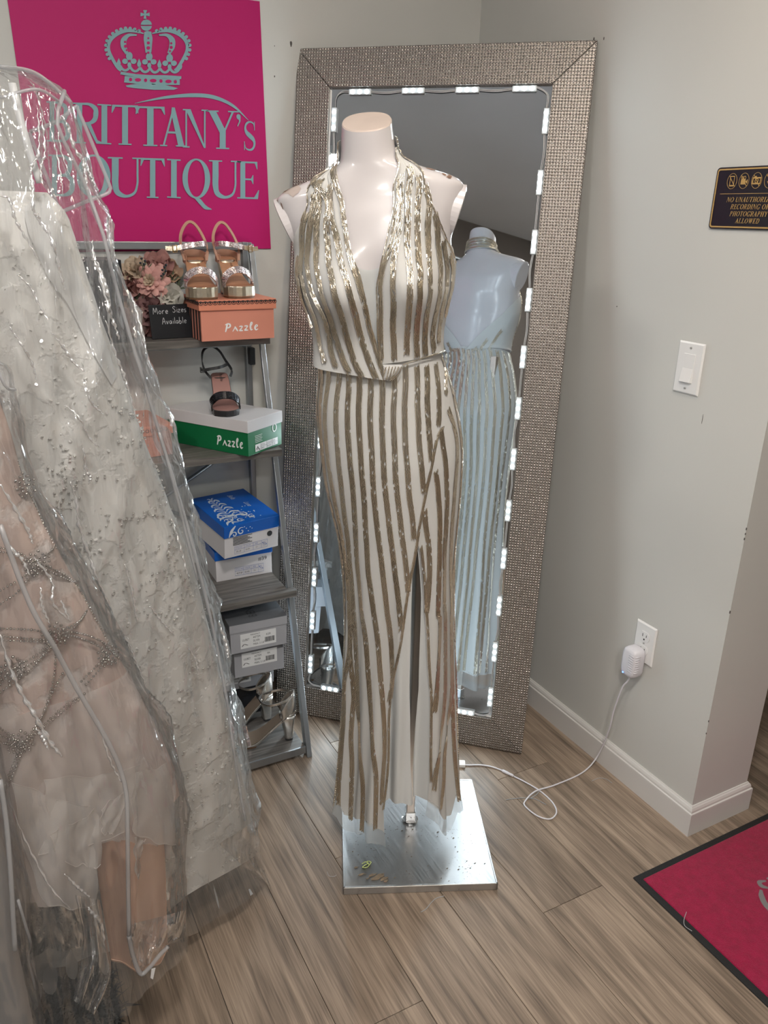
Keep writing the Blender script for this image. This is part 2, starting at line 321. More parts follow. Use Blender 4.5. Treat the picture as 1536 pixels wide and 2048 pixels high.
    if ch == "'": return disc((.5, .78), .34, .2) + [[(.84, .78), (.8, .45), (.4, .05), (.3, .1), (.6, .45), (.5, .62)]]
    return []
def sans(txt, h, fn, th, shear=0.0, anchor=0.0, squeeze=1.0):
    """default font outlines -> flat mesh in fn(x,y); h = cap height"""
    c = bpy.data.curves.new('t', 'FONT'); c.body = txt; c.size = h / .73; c.resolution_u = 2; c.fill_mode = 'BOTH'
    o = bpy.data.objects.new('t', c); COL.objects.link(o); bpy.context.view_layer.update()
    me = o.to_mesh(); mb = MB(); vs = [(v.co.x * squeeze + shear * v.co.y, v.co.y) for v in me.vertices]
    wd = max([v[0] for v in vs]) if vs else 0
    mb.add([fn(x - wd * anchor, y) for x, y in vs], [tuple(p.vertices) for p in me.polygons])
    o.to_mesh_clear(); bpy.data.objects.remove(o); bpy.data.curves.remove(c); mb.width = wd
    return mb
# brush-script "Pazzle" logo strokes in a 5.2 x 1 strip
_rib0 = rib
def ribb(P, W, n=24): return _rib0(P, [1.3 * q for q in W], n)
PAZZLE = (ribb([(.30, .92), (.22, .5), (.06, .0)], [.16, .17, .10], 10) + ribb([(.06, .86), (.35, .98), (.62, .92), (.66, .68), (.45, .5), (.22, .5)], [.07, .12, .15, .16, .12, .06], 22)
    + ribb([(.95, .02), (1.2, .4), (1.3, .62)], [.06, .10, .10], 10) + ribb([(1.28, .62), (1.42, .3), (1.58, .04)], [.08, .16, .12], 10)
    + ribb([(1.78, .6), (2.0, .62), (2.2, .6)], [.08, .13, .1], 8) + ribb([(2.2, .6), (2.0, .32), (1.76, .08)], [.08, .1, .1], 8) + ribb([(1.76, .08), (2.0, .1), (2.22, .06)], [.1, .16, .08], 8)
    + ribb([(2.42, .62), (2.64, .64), (2.86, .62)], [.08, .13, .1], 8) + ribb([(2.86, .62), (2.64, .34), (2.4, .1)], [.08, .1, .1], 8) + ribb([(2.4, .1), (2.64, .12), (2.88, .1)], [.1, .16, .08], 8)
    + ribb([(3.08, .5), (3.32, .72), (3.42, .98), (3.3, 1.06), (3.2, .8), (3.18, .4), (3.26, .12), (3.46, .2)], [.06, .09, .1, .1, .15, .17, .14, .05], 26)
    + ribb([(3.72, .36), (4.0, .5), (4.06, .66), (3.9, .7), (3.76, .5), (3.76, .24), (3.9, .1), (4.14, .22)], [.06, .08, .1, .1, .14, .16, .14, .05], 26))
# ------------------------------------------------------------------ poster on the back wall
M['pink'] = pbr('poster_pink_vinyl', (.47, .006, .135), .55, spec=.3, var=.03, vscale=3)
M['teal'] = pbr('poster_teal_ink', (.225, .385, .42), .6, spec=.25)
YP = YB - .0022
t1 = math.radians(-1.1612); px0, px1, pz0, pz1 = .2315, .8386, 1.3944, 2.0027
def PQ(x, z, y):
    dx, dz = x - px0, z - pz0; return np.array([px0 + dx * math.cos(t1) + dz * math.sin(t1), y, pz0 - dx * math.sin(t1) + dz * math.cos(t1)])
po = thing('wall_poster', 'bright pink square shop poster with teal crown and lettering on the back wall', 'poster', (.535, YP, 1.39))
def sheet(u, v):
    x = px0 + (px1 - px0) * u; z = pz0 + (pz1 - pz0) * v
    return PQ(x, z, YP - .0012 * math.sin(u * 9) * (1 - v) ** 2 - .004 * max(0, u - .93) * (1 - v) * 6)
g = MB().grid(sheet, 24, 24); n = len(g.v)
g.v += [(a, YB - .0003, c) for a, b, c in g.v]; g.f += [tuple(i + n for i in f)[::-1] for f in g.f]
obj('sheet', g, M['pink'], po, smooth=True)
q1 = 600 / 1536.
pp = lambda u, v: at_y(u * q1, v * q1, YP - .0012)
TH3 = (0, -.0006, 0)
def letter(ch, x0, x1, yt, yb, dy=0):
    obj('letter', flat(G(ch), lambda x, y: pp(x0 + (x1 - x0) * x, yb + (yt - yb) * y + dy * (x - .5)), TH3), M['teal'], po)
for a in [('B', 236, 362, 520, 726), ('R', 372, 520, 527, 735), ('I', 497, 571, 534, 738), ('T', 571, 709, 538, 742), ('T', 694, 845, 545, 748), ('A', 822, 952, 550, 750), ('N', 936, 1068, 560, 757), ('Y', 1064, 1216, 567, 763), ("'", 1205, 1237, 583, 652), ('S', 1244, 1312, 622, 770),
          ('B', 246, 385, 793, 1004), ('O', 392, 566, 794, 1009), ('U', 562, 727, 806, 1012), ('T', 719, 844, 810, 1014), ('I', 854, 926, 815, 1014), ('Q', 934, 1076, 815, 1014), ('U', 1078, 1226, 822, 1017), ('E', 1212, 1326, 827, 1018)]: letter(*a, dy=4)
obj('swoosh', flat(rib([(690, 529), (840, 500), (980, 488), (1090, 497), (1190, 540), (1272, 616)], [2, 14, 20, 20, 14, 2], 40), pp, TH3), M['teal'], po)
# crown
cr = []
cr += [[(733, 52), (753, 52), (747, 70), (766, 64), (766, 84), (747, 79), (750, 97), (735, 97), (738, 79), (719, 84), (719, 64), (738, 70)]]
cr += [[(720 + 0, 128)] + [(749 - 28 * math.cos(a), 127 - 27 * math.sin(a)) for a in np.linspace(0, math.pi, 12)]] + [[(749 - 28 * math.cos(a), 133 + 25 * math.sin(a)) for a in np.linspace(0, math.pi, 12)][::-1]]
obj('crown_orb', flat(cr, pp, TH3), M['teal'], po)
cr = []
for sx in (-1, 1):
    X = lambda x: 757 + sx * (x - 757) if sx > 0 else x
    mir = (lambda P: [(1514 - x + 0, y + (x - 757) * -.02 * 0) for x, y in P]) if sx > 0 else (lambda P: P)
    arch = mir([(735, 172), (690, 160), (640, 158), (590, 180), (560, 215), (556, 255), (575, 300), (602, 345), (620, 362)])
    cr += rib(arch, [6, 14, 20, 20, 18, 16, 16, 16, 14], 40)
    for p in even(catmull(mir([(712, 158), (680, 148), (635, 146), (585, 166), (548, 208), (543, 258), (560, 300)]), 60), 21): cr += disc(p, 9, 9, 12)
    mid = mir([(700, 180), (660, 180), (634, 205), (634, 240), (650, 275)])
    cr += rib(mid, [8, 16, 30, 30, 16], 26)
    for cx, cy in mir([(662, 310), (615, 350)]): pass
cr += rib([(756, 162), (758, 200), (760, 270)], [34, 46, 30], 12)
cr += [[(738 + x, 158 + y) for x, y in [(0, 6), (18, 0), (38, 6), (34, 16), (4, 16)]]]
obj('crown_arch', flat(cr, pp, TH3), M['teal'], po)
hol = [];
for y, r in ((196, 5), (220, 8), (246, 9), (270, 6)): hol += disc((759, y), r, r, 12)
for x, y, r in ((640, 215, 6), (642, 237, 8), (648, 257, 5), (876, 222, 6), (876, 243, 8), (870, 262, 5)): hol += disc((x, y), r, r, 12)
cr = []
for cx, cy in ((662, 312), (764, 315), (868, 322)):
    cr += disc((cx, cy - 24), 17, 22) + disc((cx - 22, cy + 2), 15, 14) + disc((cx + 22, cy + 2), 15, 14) + disc((cx, cy + 20), 10, 14)
    hol += disc((cx, cy), 6, 6, 10)
for cx, cy in ((608, 325), (712, 328), (816, 332), (922, 340)): cr += [[(cx, cy - 28), (cx + 11, cy - 2), (cx + 7, cy + 14), (cx - 7, cy + 14), (cx - 11, cy - 2)]]
base = lambda x: 352 + (x - 765) * .04 + 8 * math.cos((x - 765) / 170 * 1.5)
for i in range(6):
    x0 = 614 + i * 51; P = [(x0, base(x0) - 12), (x0 + 12, base(x0 + 12) + 4), (x0 + 26, base(x0 + 26) + 10), (x0 + 40, base(x0 + 40) + 4), (x0 + 52, base(x0 + 52) - 12)]; cr += rib(P, 13, 14)
cr += rib([(617, 374), (690, 386), (770, 392), (850, 393), (928, 398)], 15, 20)
cr += rib([(637, 405), (700, 412), (770, 416), (850, 418), (920, 418)], 34, 20)
cr += [[(643, 438), (690, 430), (770, 428), (850, 436), (911, 452), (890, 460), (790, 460), (690, 452), (650, 446)]]
obj('crown_band', flat(cr, pp, TH3), M['teal'], po)
for x, rx in ((668, 8), (706, 16), (745, 8), (784, 17), (824, 8), (862, 16), (897, 8)): hol += disc((x, 404 + (x - 640) * .05 + 2), rx, 9)
hp = lambda u, v: pp(u, v) + np.array([0, -.0010, 0])
for h_ in hol: obj('crown_cutout', flat([h_], hp, (0, -.0003, 0)), M['pink'], po)
# ------------------------------------------------------------------ leaning mirror
MANG, MLEAN, MW, ML, MF = math.radians(43.16), math.radians(8.29), .789, 1.937, .0988
mu = np.array([-math.cos(MANG), math.sin(MANG), 0]); mn_ = np.array([math.sin(MANG), math.cos(MANG), 0])
me_ = mn_ * math.sin(MLEAN) + np.array([0, 0, math.cos(MLEAN)]); mN = np.cross(mu, me_)
BRm = np.array([1.3142, 1.5249, .004]); BLm = BRm + mu * MW
MM = Matrix([[-mu[i], mN[i], me_[i], BLm[i]] for i in range(3)] + [[0, 0, 0, 1]])
mi = thing('floor_mirror', 'tall leaning floor mirror with wide dimpled silver frame in the corner', 'mirror', mat=MM)
def frame_mat():
    m, nt, out = newmat('dimpled_silver_foil'); b = N(nt, 'BsdfPrincipled', i_Roughness=.33, i_Metallic=1.0); nt.links.new(b.outputs[0], out.inputs[0])
    b.inputs['Base Color'].default_value = (.36, .33, .305, 1)
    tc = N(nt, 'TexCoord'); sc = N(nt, 'VectorMath', operation='MULTIPLY', i_0=tc.outputs['Object'], i_1=(1 / .0076, 0, 1 / .0076))
    fr = N(nt, 'VectorMath', operation='FRACTION', i_0=sc.outputs[0]); sb = N(nt, 'VectorMath', operation='SUBTRACT', i_0=fr.outputs[0], i_1=(.5, 0, .5))
    ln = N(nt, 'VectorMath', operation='LENGTH', i_0=sb.outputs[0]); sq = N(nt, 'Math', operation='POWER', i_0=ln.outputs['Value'], i_1=2.0)
    hh = N(nt, 'MapRange', i_0=sq.outputs[0], i_1=.19, i_2=0.0, i_3=0.0, i_4=1.0)
    bp = N(nt, 'Bump', i_Strength=.9, i_Distance=.0016, i_Height=hh.outputs[0]); nt.links.new(bp.outputs[0], b.inputs['Normal'])
    rr = N(nt, 'MapRange', i_0=hh.outputs[0], i_1=0.0, i_2=.3, i_3=.5, i_4=.26); nt.links.new(rr.outputs[0], b.inputs['Roughness'])
    return m
M['frame'] = frame_mat(); M['black'] = pbr('black_lacquer', (.012, .012, .013), .5); M['glass'] = pbr('mirror_silver', (.80, .86, .91), .015, metal=1)
W_, L_, f_ = MW, ML, MF; D0, D1 = .0, .034
def board(P):    # P: four (x,z) outer-a, outer-b, inner-b, inner-a
    ya, yi = .004, -.002
    fr = [(P[0][0], ya, P[0][1]), (P[1][0], ya, P[1][1]), (P[2][0], yi, P[2][1]), (P[3][0], yi, P[3][1])]
    mb = MB().add(fr + [(x, D1, z) for x, y, z in fr], [(0, 1, 2, 3), (4, 7, 6, 5), (0, 4, 5, 1), (1, 5, 6, 2), (2, 6, 7, 3), (3, 7, 4, 0)])
    return mb
e = .0006
for P in [[(0 + e, 0), (W_ - e, 0), (W_ - f_ - e, f_), (f_ + e, f_)], [(W_, e), (W_, L_ - e), (W_ - f_, L_ - f_ - e), (W_ - f_, f_ + e)],
          [(W_ - e, L_), (e, L_), (f_ + e, L_ - f_), (W_ - f_ - e, L_ - f_)], [(0, L_ - e), (0, e), (f_, f_ + e), (f_, L_ - f_ - e)]]:
    obj('frame_board', board(P), M['frame'], mi, local=True, bevel=.0015)
obj('backing', MB().box((.004, .022, .004), (W_ - .004, .032, L_ - .004)), M['black'], mi, local=True)
obj('glass', MB().box((f_ - .004, .010, f_ - .004), (W_ - f_ + .004, .0145, L_ - f_ + .004)), M['glass'], mi, local=True)
# light string stuck on the glass
M['ledbody'] = pbr('led_module_plastic', (.75, .8, .84), .4, spec=.5); M['ledlens'] = emitter('led_lens_glow', (.80, .95, 1.0), 7.0); M['ledlens'].cycles.emission_sampling = 'NONE'; M['wire'] = pbr('white_wire', (.62, .63, .65), .4)
ls = thing('led_light_string', 'white vanity light string of glowing three-bulb modules around the mirror glass', 'light string', mat=MM)
x0, x1, z0, z1 = f_ + .0145, W_ - f_ - .009, f_ + .006, L_ - f_ - .011
mods = [(W_ - s, z, 'h') for s, z in [(.606, 1.827), (.46, 1.828), (.316, 1.828), (.169, 1.829)]] + [(W_ - s, .104, 'h') for s in (.608, .46, .32, .181)]
mods += [(x1, z, 'v') for z in (1.752, 1.605, 1.458, 1.311, 1.161, 1.022, .881, .734, .593, .451, .308, .165)] + [(x0, z, 'v') for z in (1.758, 1.61, 1.464, 1.318, 1.172, 1.03, .886, .743, .601, .46, .319, .174)]
def led_lamp(x, z, a, b):
    L = bpy.data.lights.new('led_lamp', 'AREA'); L.shape = 'RECTANGLE'; L.size = 2 * a; L.size_y = 2 * b; L.energy = LED_POWER; L.color = COOL
    lo = bpy.data.objects.new('led_lamp', L); COL.objects.link(lo); lo.parent = ls; lo.location = (x, -.0035, z); lo.rotation_euler = (math.radians(-90), 0, 0)
for x, z, o_ in mods:
    a, b = (.031, .0075) if o_ == 'h' else (.0075, .031)
    body = MB().box((x - a, .0022, z - b), (x + a, .0098, z + b))
    mo = obj('led_module', body, M['ledbody'], ls, local=True, bevel=.002)
    led_lamp(x, z, a * .8, b * .8)
    for k in (-1, 0, 1):
        c = np.array([x + k * (.0195 if o_ == 'h' else 0), .0022, z + k * (.0195 if o_ == 'v' else 0)])
        rings = [[c + np.array([r * math.cos(t), -h, r * math.sin(t)]) for t in np.linspace(0, 2 * math.pi, 8, endpoint=False)] for r, h in ((.0062, 0), (.0045, .003))]
        obj('lens', MB().loft(rings, True, True), M['ledlens'], mo, local=True, smooth=True)
def wire_run(name, pts, r=.0012): obj(name, MB().tube(catmull(pts, len(pts) * 6), r, 6), M['wire'], ls, local=True, smooth=True)
for off in (-.0016, .0016):
    top = [(x0 + .002, .006, 1.789 + off), (x0 + .004, .006, 1.815), (x0 + .02, .006, 1.828 + off), (W_ - .637, .006, 1.828 + off)]
    wire_run('wire', top)
    hs = sorted(m for m in mods if m[2] == 'h' and m[1] > 1)
    for a, b in zip(hs[:-1], hs[1:]): wire_run('wire', [(a[0] + .03, .007, a[1] + off), ((a[0] + b[0]) / 2, .005, a[1] - .003 + off), (b[0] - .03, .007, b[1] + off)])
    wire_run('wire', [(hs[-1][0] + .03, .007, 1.829 + off), (x1 - .03, .005, 1.832 + off), (x1 - .002 + off, .005, 1.815), (x1 + off, .006, 1.783)])
    for xx in (x0, x1):
        vs = sorted([m for m in mods if m[2] == 'v' and m[0] == xx], key=lambda m: m[1])
        for i, (a, b) in enumerate(zip(vs[:-1], vs[1:])): wire_run('wire', [(xx + off, .007, a[1] + .03), (xx + off + .004 * math.sin(i * 2.1), .005, (a[1] + b[1]) / 2), (xx + off, .007, b[1] - .03)])
    wire_run('wire', [(x0 + off, .006, .143), (x0 - .004 + off, .005, .12), (x0 + .01, .005, .107 + off), (W_ - .64, .006, .104 + off)])
    wire_run('wire', [(x1 + off, .006, .134), (x1 + .002 + off, .005, .112), (x1 - .02, .005, .102 + off), (W_ - .15, .006, .104 + off)])
    hs = sorted(m for m in mods if m[2] == 'h' and m[1] < 1)
    for a, b in zip(hs[:-1], hs[1:]): wire_run('wire', [(a[0] + .03, .007, a[1] + off), ((a[0] + b[0]) / 2, .005, a[1] - .003 + off), (b[0] - .03, .007, b[1] + off)])
# ------------------------------------------------------------------ right wall: sign, switch, outlet, adapter and cord
M['signblack'] = pbr('sign_black_acrylic', (.012, .013, .02), .22, spec=.5); M['gold'] = pbr('sign_gold_ink', (.46, .29, .10), .5, spec=.4)
M['plate'] = pbr('white_plate_plastic', (.80, .80, .80), .28, spec=.5); M['screw'] = pbr('painted_screw', (.62, .62, .6), .35, metal=.4); M['dark'] = pbr('dark_slot', (.02, .02, .02), .7)
sg = thing('wall_sign', 'black sign with gold icons and lettering forbidding photography on the side wall', 'sign', (XW, 1.21, 1.49))
sy0, sz0, SW, SH = 1.309, 1.4915, .203, .124     # left edge (larger Y), bottom
def sp(x, y, d=.0042): return np.array([XW - d, sy0 - x, sz0 + y])
def rrect(x0, y0, x1, y1, r, n=6):
    P = []
    for cx, cy, a in ((x1 - r, y1 - r, 0), (x0 + r, y1 - r, 90), (x0 + r, y0 + r, 180), (x1 - r, y0 + r, 270)):
        P += [(cx + r * math.cos(math.radians(a + 90 * i / n)), cy + r * math.sin(math.radians(a + 90 * i / n))) for i in range(n + 1)]
    return P
obj('panel', MB().prism([sp(*q, .0003) for q in rrect(0, 0, SW, SH, .008)], (-.0034, 0, 0)), M['signblack'], sg, bevel=.0006)
o1, i1 = rrect(.003, .003, SW - .003, SH - .003, .0062), rrect(.006, .006, SW - .006, SH - .006, .004); k = len(o1)
obj('border', flat([[o1[i], o1[(i + 1) % k], i1[(i + 1) % k], i1[i]] for i in range(k)], sp, (-.0003, 0, 0)), M['gold'], sg)
obj('rule', flat(rc(.018, .0705, SW - .018, .0715), sp, (-.0003, 0, 0)), M['gold'], sg)
def gw(ch): return {'I': .5, 'W': 1.3, 'T': .85, 'E': .8, 'L': .8, 'P': .8, 'Z': .85, 'O': 1.05, 'G': 1.0, 'N': 1.05, 'H': 1.05}.get(ch, .95)
def sline(txt, cx, y, h, gap=.16):
    tw = sum((gw(c) + gap if c != ' ' else .55) for c in txt) * h * .80; x = cx - tw / 2; ps = []
    for c in txt:
        if c == ' ': x += .55 * h * .80; continue
        wd = gw(c) * h * .80
        ps += [[(x + px_ * wd + .22 * py_ * h, y + py_ * h) for px_, py_ in p] for p in G(c)]; x += wd + gap * h * .80
    obj('lettering', flat(ps, sp, (-.0003, 0, 0)), M['gold'], sg)
for tx, y in (('NO UNAUTHORIZED', .0545), ('RECORDING OR', .0405), ('PHOTOGRAPHY', .0265), ('ALLOWED', .0125)): sline(tx, SW / 2 - .003, y, .0096)
for i, cx in enumerate((.044, .074, .105, .136)):
    cy = .096; ps = ring2((cx, cy), .0125, .0155, .0008, n=30)
    if i == 0: ps += ring2((cx, cy), .0062, .0105, .0012, n=4) if 0 else rib([(cx - .005, cy - .01), (cx + .005, cy - .01), (cx + .005, cy + .01), (cx - .005, cy + .01), (cx - .005, cy - .0105)], .0012, smooth=False) + rc(cx - .005, cy - .01, cx + .005, cy - .0075) + rc(cx - .005, cy + .0085, cx + .005, cy + .01)
    elif i == 1: ps += rc(cx - .0075, cy - .007, cx + .004, cy + .003) + [[(cx + .004, cy - .002), (cx + .009, cy - .006), (cx + .009, cy + .003)]] + ring2((cx - .0045, cy + .006), .003, .0034, .0011, n=14) + ring2((cx + .001, cy + .006), .003, .0034, .0011, n=14)
    elif i == 2: ps += [p for p in rib([(cx - .009, cy - .006), (cx + .009, cy - .006), (cx + .009, cy + .005), (cx - .009, cy + .005), (cx - .009, cy - .0065)], .003, smooth=False)] + ring2((cx, cy - .0005), .0045, .005, .0015, n=18) + rc(cx - .006, cy + .006, cx - .001, cy + .0085)
    else: ps += rc(cx - .002, cy - .006, cx + .002, cy + .006) + rib([(cx - .005, cy - .002), (cx, cy - .008), (cx + .005, cy - .002)], .0012, 10)
    ps += rib([(cx - .0085, cy + .011), (cx + .0085, cy - .011)], .0012, smooth=False)
    obj('icon', flat(ps, sp, (-.0003, 0, 0)), M['gold'], sg)
def plate_obj(name, parent, y0, y1, z0, z1):
    e = .0035; X0, X1 = XW - .0005, XW - .0055
    a = [(X0, y0, z0), (X0, y1, z0), (X0, y1, z1), (X0, y0, z1)]; b = [(XW - .0022, y0, z0), (XW - .0022, y1, z0), (XW - .0022, y1, z1), (XW - .0022, y0, z1)]
    c = [(X1, y0 + e, z0 + e), (X1, y1 - e, z0 + e), (X1, y1 - e, z1 - e), (X1, y0 + e, z1 - e)]
    return obj(name, MB().loft([a, b, c], True, True), M['plate'], parent)
def screw(parent, y, z):
    sc = obj('screw', MB().prism([(XW - .0054, y + .0032 * math.cos(a), z + .0032 * math.sin(a)) for a in np.linspace(0, 2 * math.pi, 14, endpoint=False)], (-.0009, 0, 0)), M['screw'], parent)
    obj('slot', MB().box((XW - .0066, y - .0026, z - .0005), (XW - .0062, y + .0026, z + .0005)), M['dark'], sc)
sw = thing('light_switch', 'white rocker light switch plate below the black sign', 'light switch', (XW, 1.303, 1.12))
plate_obj('plate', sw, 1.2653, 1.3402, 1.1228, 1.243); screw(sw, 1.3027, 1.230); screw(sw, 1.3027, 1.136)
obj('rocker_frame', MB().box((XW - .0068, 1.2862, 1.1495), (XW - .005, 1.3192, 1.2163)), M['plate'], sw, bevel=.0006)
obj('rocker', MB().prism([(XW - .0066, 1.2872, 1.2155), (XW - .0068, 1.2872, 1.183), (XW - .0125, 1.2872, 1.1512), (XW - .0062, 1.2872, 1.1502)], (0, .031, 0)), M['plate'], sw, bevel=.0006)
ou = thing('wall_outlet', 'white duplex outlet plate low on the side wall', 'outlet', (XW, 1.306, .39))
plate_obj('plate', ou, 1.2714, 1.3414, .391, .5043); screw(ou, 1.3064, .4477)
for zc in (.468, .4275):
    P = [(1.3064 + .0172 * math.cos(a), zc + max(-.0135, min(.0135, .0172 * math.sin(a)))) for a in np.linspace(0, 2 * math.pi, 28, endpoint=False)]
    rcp = obj('receptacle', MB().prism([(XW - .005, y, z) for y, z in P], (-.0022, 0, 0)), M['plate'], ou)
    for dy, h in ((.0064, .0045), (-.0064, .0035)): obj('slot', MB().box((XW - .0075, 1.3064 + dy - .0008, zc + .003 - h), (XW - .0071, 1.3064 + dy + .0008, zc + .003 + h)), M['dark'], rcp)
    obj('slot', MB().prism([(XW - .0071, 1.3064 + .0026 * math.cos(a), zc - .0085 + .0026 * math.sin(a)) for a in np.linspace(0, 2 * math.pi, 10, endpoint=False)], (-.0004, 0, 0)), M['dark'], rcp)
M['adapter'] = pbr('adapter_plastic', (.70, .69, .74), .4, spec=.45)
M['bluelight'] = emitter('adapter_pilot_light', (.1, .25, 1.0), 5)
ad = thing('power_adapter', 'chunky white ribbed plug adapter in the lower outlet socket', 'adapter', (XW, 1.318, .342))
ay, az, aw, ah = 1.316, .3925, .025, .044
def adp(y, z, X): return (XW - X, y, z)
rings = []
for d, s in ((.0078, .93), (.012, .99), (.03, 1), (.040, .97), (.0445, .88), (.046, .7)):
    rings.append([adp(ay + aw * s * np.sign(math.cos(a)) * abs(math.cos(a)) ** .55, az + ah * (s if math.sin(a) < 0 else s) * np.sign(math.sin(a)) * abs(math.sin(a)) ** .45, d + .006 * (math.sin(a) < -.5) * 0) for a in np.linspace(0, 2 * math.pi, 40, endpoint=False)])
ab = obj('body', MB().loft(rings, True, True), M['adapter'], ad, smooth=True)
for i in range(8):
    z = az + .026 - i * .0068
    obj('rib', MB().tube([adp(ay - aw * .15, z, .0458), adp(ay - aw * .72, z, .0452), adp(ay - aw * .97, z, .040), adp(ay - aw * 1.0, z, .028)], .0015, 6), M['adapter'], ad, smooth=True)
obj('pilot_light', MB().ball(adp(ay + .011, az - .034, .0455), .0022, 8), M['bluelight'], ad)
# cord: from the adapter bottom to the floor, a loop, then the inline switch of the light string
cp = [adp(ay, az - ah + .002, .026), adp(ay + .004, az - ah - .02, .03)] + [at_x(*p, XW - d) for p, d in (((1245, 1375), .035), ((1228, 1420), .035), ((1218, 1460), .03))]
cp += [at_z(*p, z) for p, z in (((1195, 1512), .03), ((1165, 1545), .004), ((1110, 1570), .003), ((1072, 1582), .007), ((1052, 1600), .0028), ((1050, 1612), .0026), ((1075, 1632), .0026), ((1100, 1638), .0026), ((1113, 1625), .0026), ((1105, 1605), .0026), ((1080, 1582), .0026), ((1050, 1564), .0026), ((1028, 1553), .003))]
co = thing('adapter_cable', 'thin white cord running from the adapter into a small loop on the floor', 'cord', at_z(1075, 1600, 0))
obj('cable', MB().tube(catmull(cp, 160), .0021, 8), M['adapter'], co, smooth=True)
A, B = at_z(1027, 1552, .0042), at_z(1004, 1541, .0042)
obj('plug_joint', MB().tube([A, A + (B - A) * .1, A + (B - A) * .45, A + (B - A) * .5, A + (B - A) * .9, B], [.0028, .004, .004, .0046, .0046, .003], 10), M['adapter'], co, smooth=True)
cp2 = [at_z(*p, .0035) for p in ((1004, 1541), (985, 1534), (962, 1530), (940, 1530), (931, 1530))]
obj('cable', MB().tube(catmull(cp2, 40), .0021, 8), M['adapter'], co, smooth=True)
sv = thing('inline_switch', 'small white inline dimmer box on the floor by the mirror', 'switch box', at_z(915, 1535, 0))
a, b = at_z(930, 1531, 0), at_z(905, 1530, 0); ex = (b - a) / np.linalg.norm(b - a); ey = np.array([-ex[1], ex[0], 0])
obj('case', MB().obox(a - ey * .011, ex * .045, ey * .022, (0, 0, .0105)), M['plate'], sv, bevel=.0015)
obj('button', MB().prism([a + ex * .016 + .005 * (math.cos(t) * ex + math.sin(t) * ey) + np.array([0, 0, .0105]) for t in np.linspace(0, 2 * math.pi, 16, endpoint=False)], (0, 0, .0012)), M['adapter'], sv)
obj('lead', MB().tube(catmull([a + ex * .045 + np.array([0, 0, .004]), a + ex * .09 + np.array([0, 0, .0025]), BLm + (-mu) * .45 + np.array([-.03, -.03, .0])], 12), .0018, 6), M['adapter'], sv, smooth=True)
# ------------------------------------------------------------------ pink door mat
M['matpink'] = pbr('mat_pink_carpet', (.31, .003, .046), .95, spec=.1, var=.12, vscale=60, bump=.6, bscale=700, sheen=.2)
M['matblack'] = pbr('mat_black_rubber', (.012, .012, .013), .8, bump=.5, bscale=500); M['matgrey'] = pbr('mat_grey_print', (.22, .21, .21), .95, bump=.5, bscale=600)
mx, my, mw, mh = 1.271, 1.023, .88, .58
ma = thing('door_mat', 'bright pink door mat with black rubber border on the floor', 'mat', (mx + mw / 2, my - mh / 2, 0))
obj('rubber_border', MB().box((mx, my - mh, .0004), (mx + mw, my, .005)), M['matblack'], ma, bevel=.002)
obj('pile', MB().box((mx + .017, my - mh + .017, .003), (mx + mw - .017, my - .017, .0074)), M['matpink'], ma, bevel=.0015)
mp_ = lambda x, y: np.array([x, y, .0076])
lg = at_z(1524, 1785, .0076)
cxm, cym = mx + mw / 2, my - mh / 2
ps = [];
c0 = at_z(1560, 1800, .0076)
P = [at_z(*q, .0076)[:2] for q in ((1532, 1762), (1519, 1764), (1523, 1772), (1536, 1776))]; ps += rib(P, [.004, .01, .012, .006], 14)
P = [at_z(*q, .0076)[:2] for q in ((1522, 1780), (1523, 1792), (1529, 1806), (1538, 1818), (1560, 1836), (1600, 1850), (1660, 1840))]; ps += rib(P, [.006, .013, .014, .012, .013, .013, .006], 30)
P = [at_z(*q, .0076)[:2] for q in ((1534, 1758), (1560, 1745), (1610, 1740), (1670, 1755))]; ps += rib(P, [.004, .012, .012, .004], 20)
obj('printed_crest', flat(ps, mp_, (0, 0, .0006)), M['matgrey'], ma)
# ------------------------------------------------------------------ mannequin on its stand
P0 = np.array([.872, 1.422, 0.0])
def smooth1(v, k=9):
    w_ = np.hanning(k + 2)[1:-1]; w_ /= w_.sum(); p = k // 2
    return np.convolve(np.concatenate([np.full(p, v[0]) + (np.arange(-p, 0)) * (v[1] - v[0]), v, np.full(p, v[-1]) + np.arange(1, p + 1) * (v[-1] - v[-2])]), w_, 'valid')
def unq(x, y, q):
    P = at_pl(x, y, P0 + HF * q, HF); d = P - P0; return d @ HR, d[2]
PHI = math.radians(5.3); H0 = np.array([-.08, 1.04])
c_, s_ = math.cos(PHI), math.sin(PHI)
def to_uh(s, z): a, b = s - H0[0], z - H0[1]; return a * c_ + b * s_, -a * s_ + b * c_ + H0[1]
E1 = HR * c_ + np.array([0, 0, s_]); E3 = -HR * s_ + np.array([0, 0, c_])
def qc(z): return np.interp(z, [0, .6, 1.04, 1.2, 1.38, 1.67], [-.035, -.05, -.06, -.068, -.08, -.105])
TL = [(684, 246), (683, 264), (682, 300), (680, 326), (664, 340), (640, 353), (610, 366), (578, 378), (553, 396), (557, 415), (566, 440), (580, 470), (592, 500), (592, 540), (600, 580), (619, 625), (629, 670), (633, 705), (634, 750), (633, 800), (633, 850)]
TR = [(784, 246), (786, 264), (790, 295), (798, 315), (818, 324), (845, 333), (872, 341), (905, 350), (928, 365), (926, 385), (918, 415), (908, 450), (902, 480), (908, 530), (905, 575), (893, 620), (884, 660), (881, 695), (893, 740), (908, 790), (918, 850)]
def uh(pts):
    out = []
    for x, y in pts:
        s, z = unq(x, y, -.08); s, z = unq(x, y, qc(z)); out.append(to_uh(s, z))
    return np.array(sorted(out, key=lambda p: p[1]))
uL, uR = uh(TL), uh(TR)
HN = np.linspace(1.06, max(uL[-1, 1], uR[-1, 1]) - .002, 150)
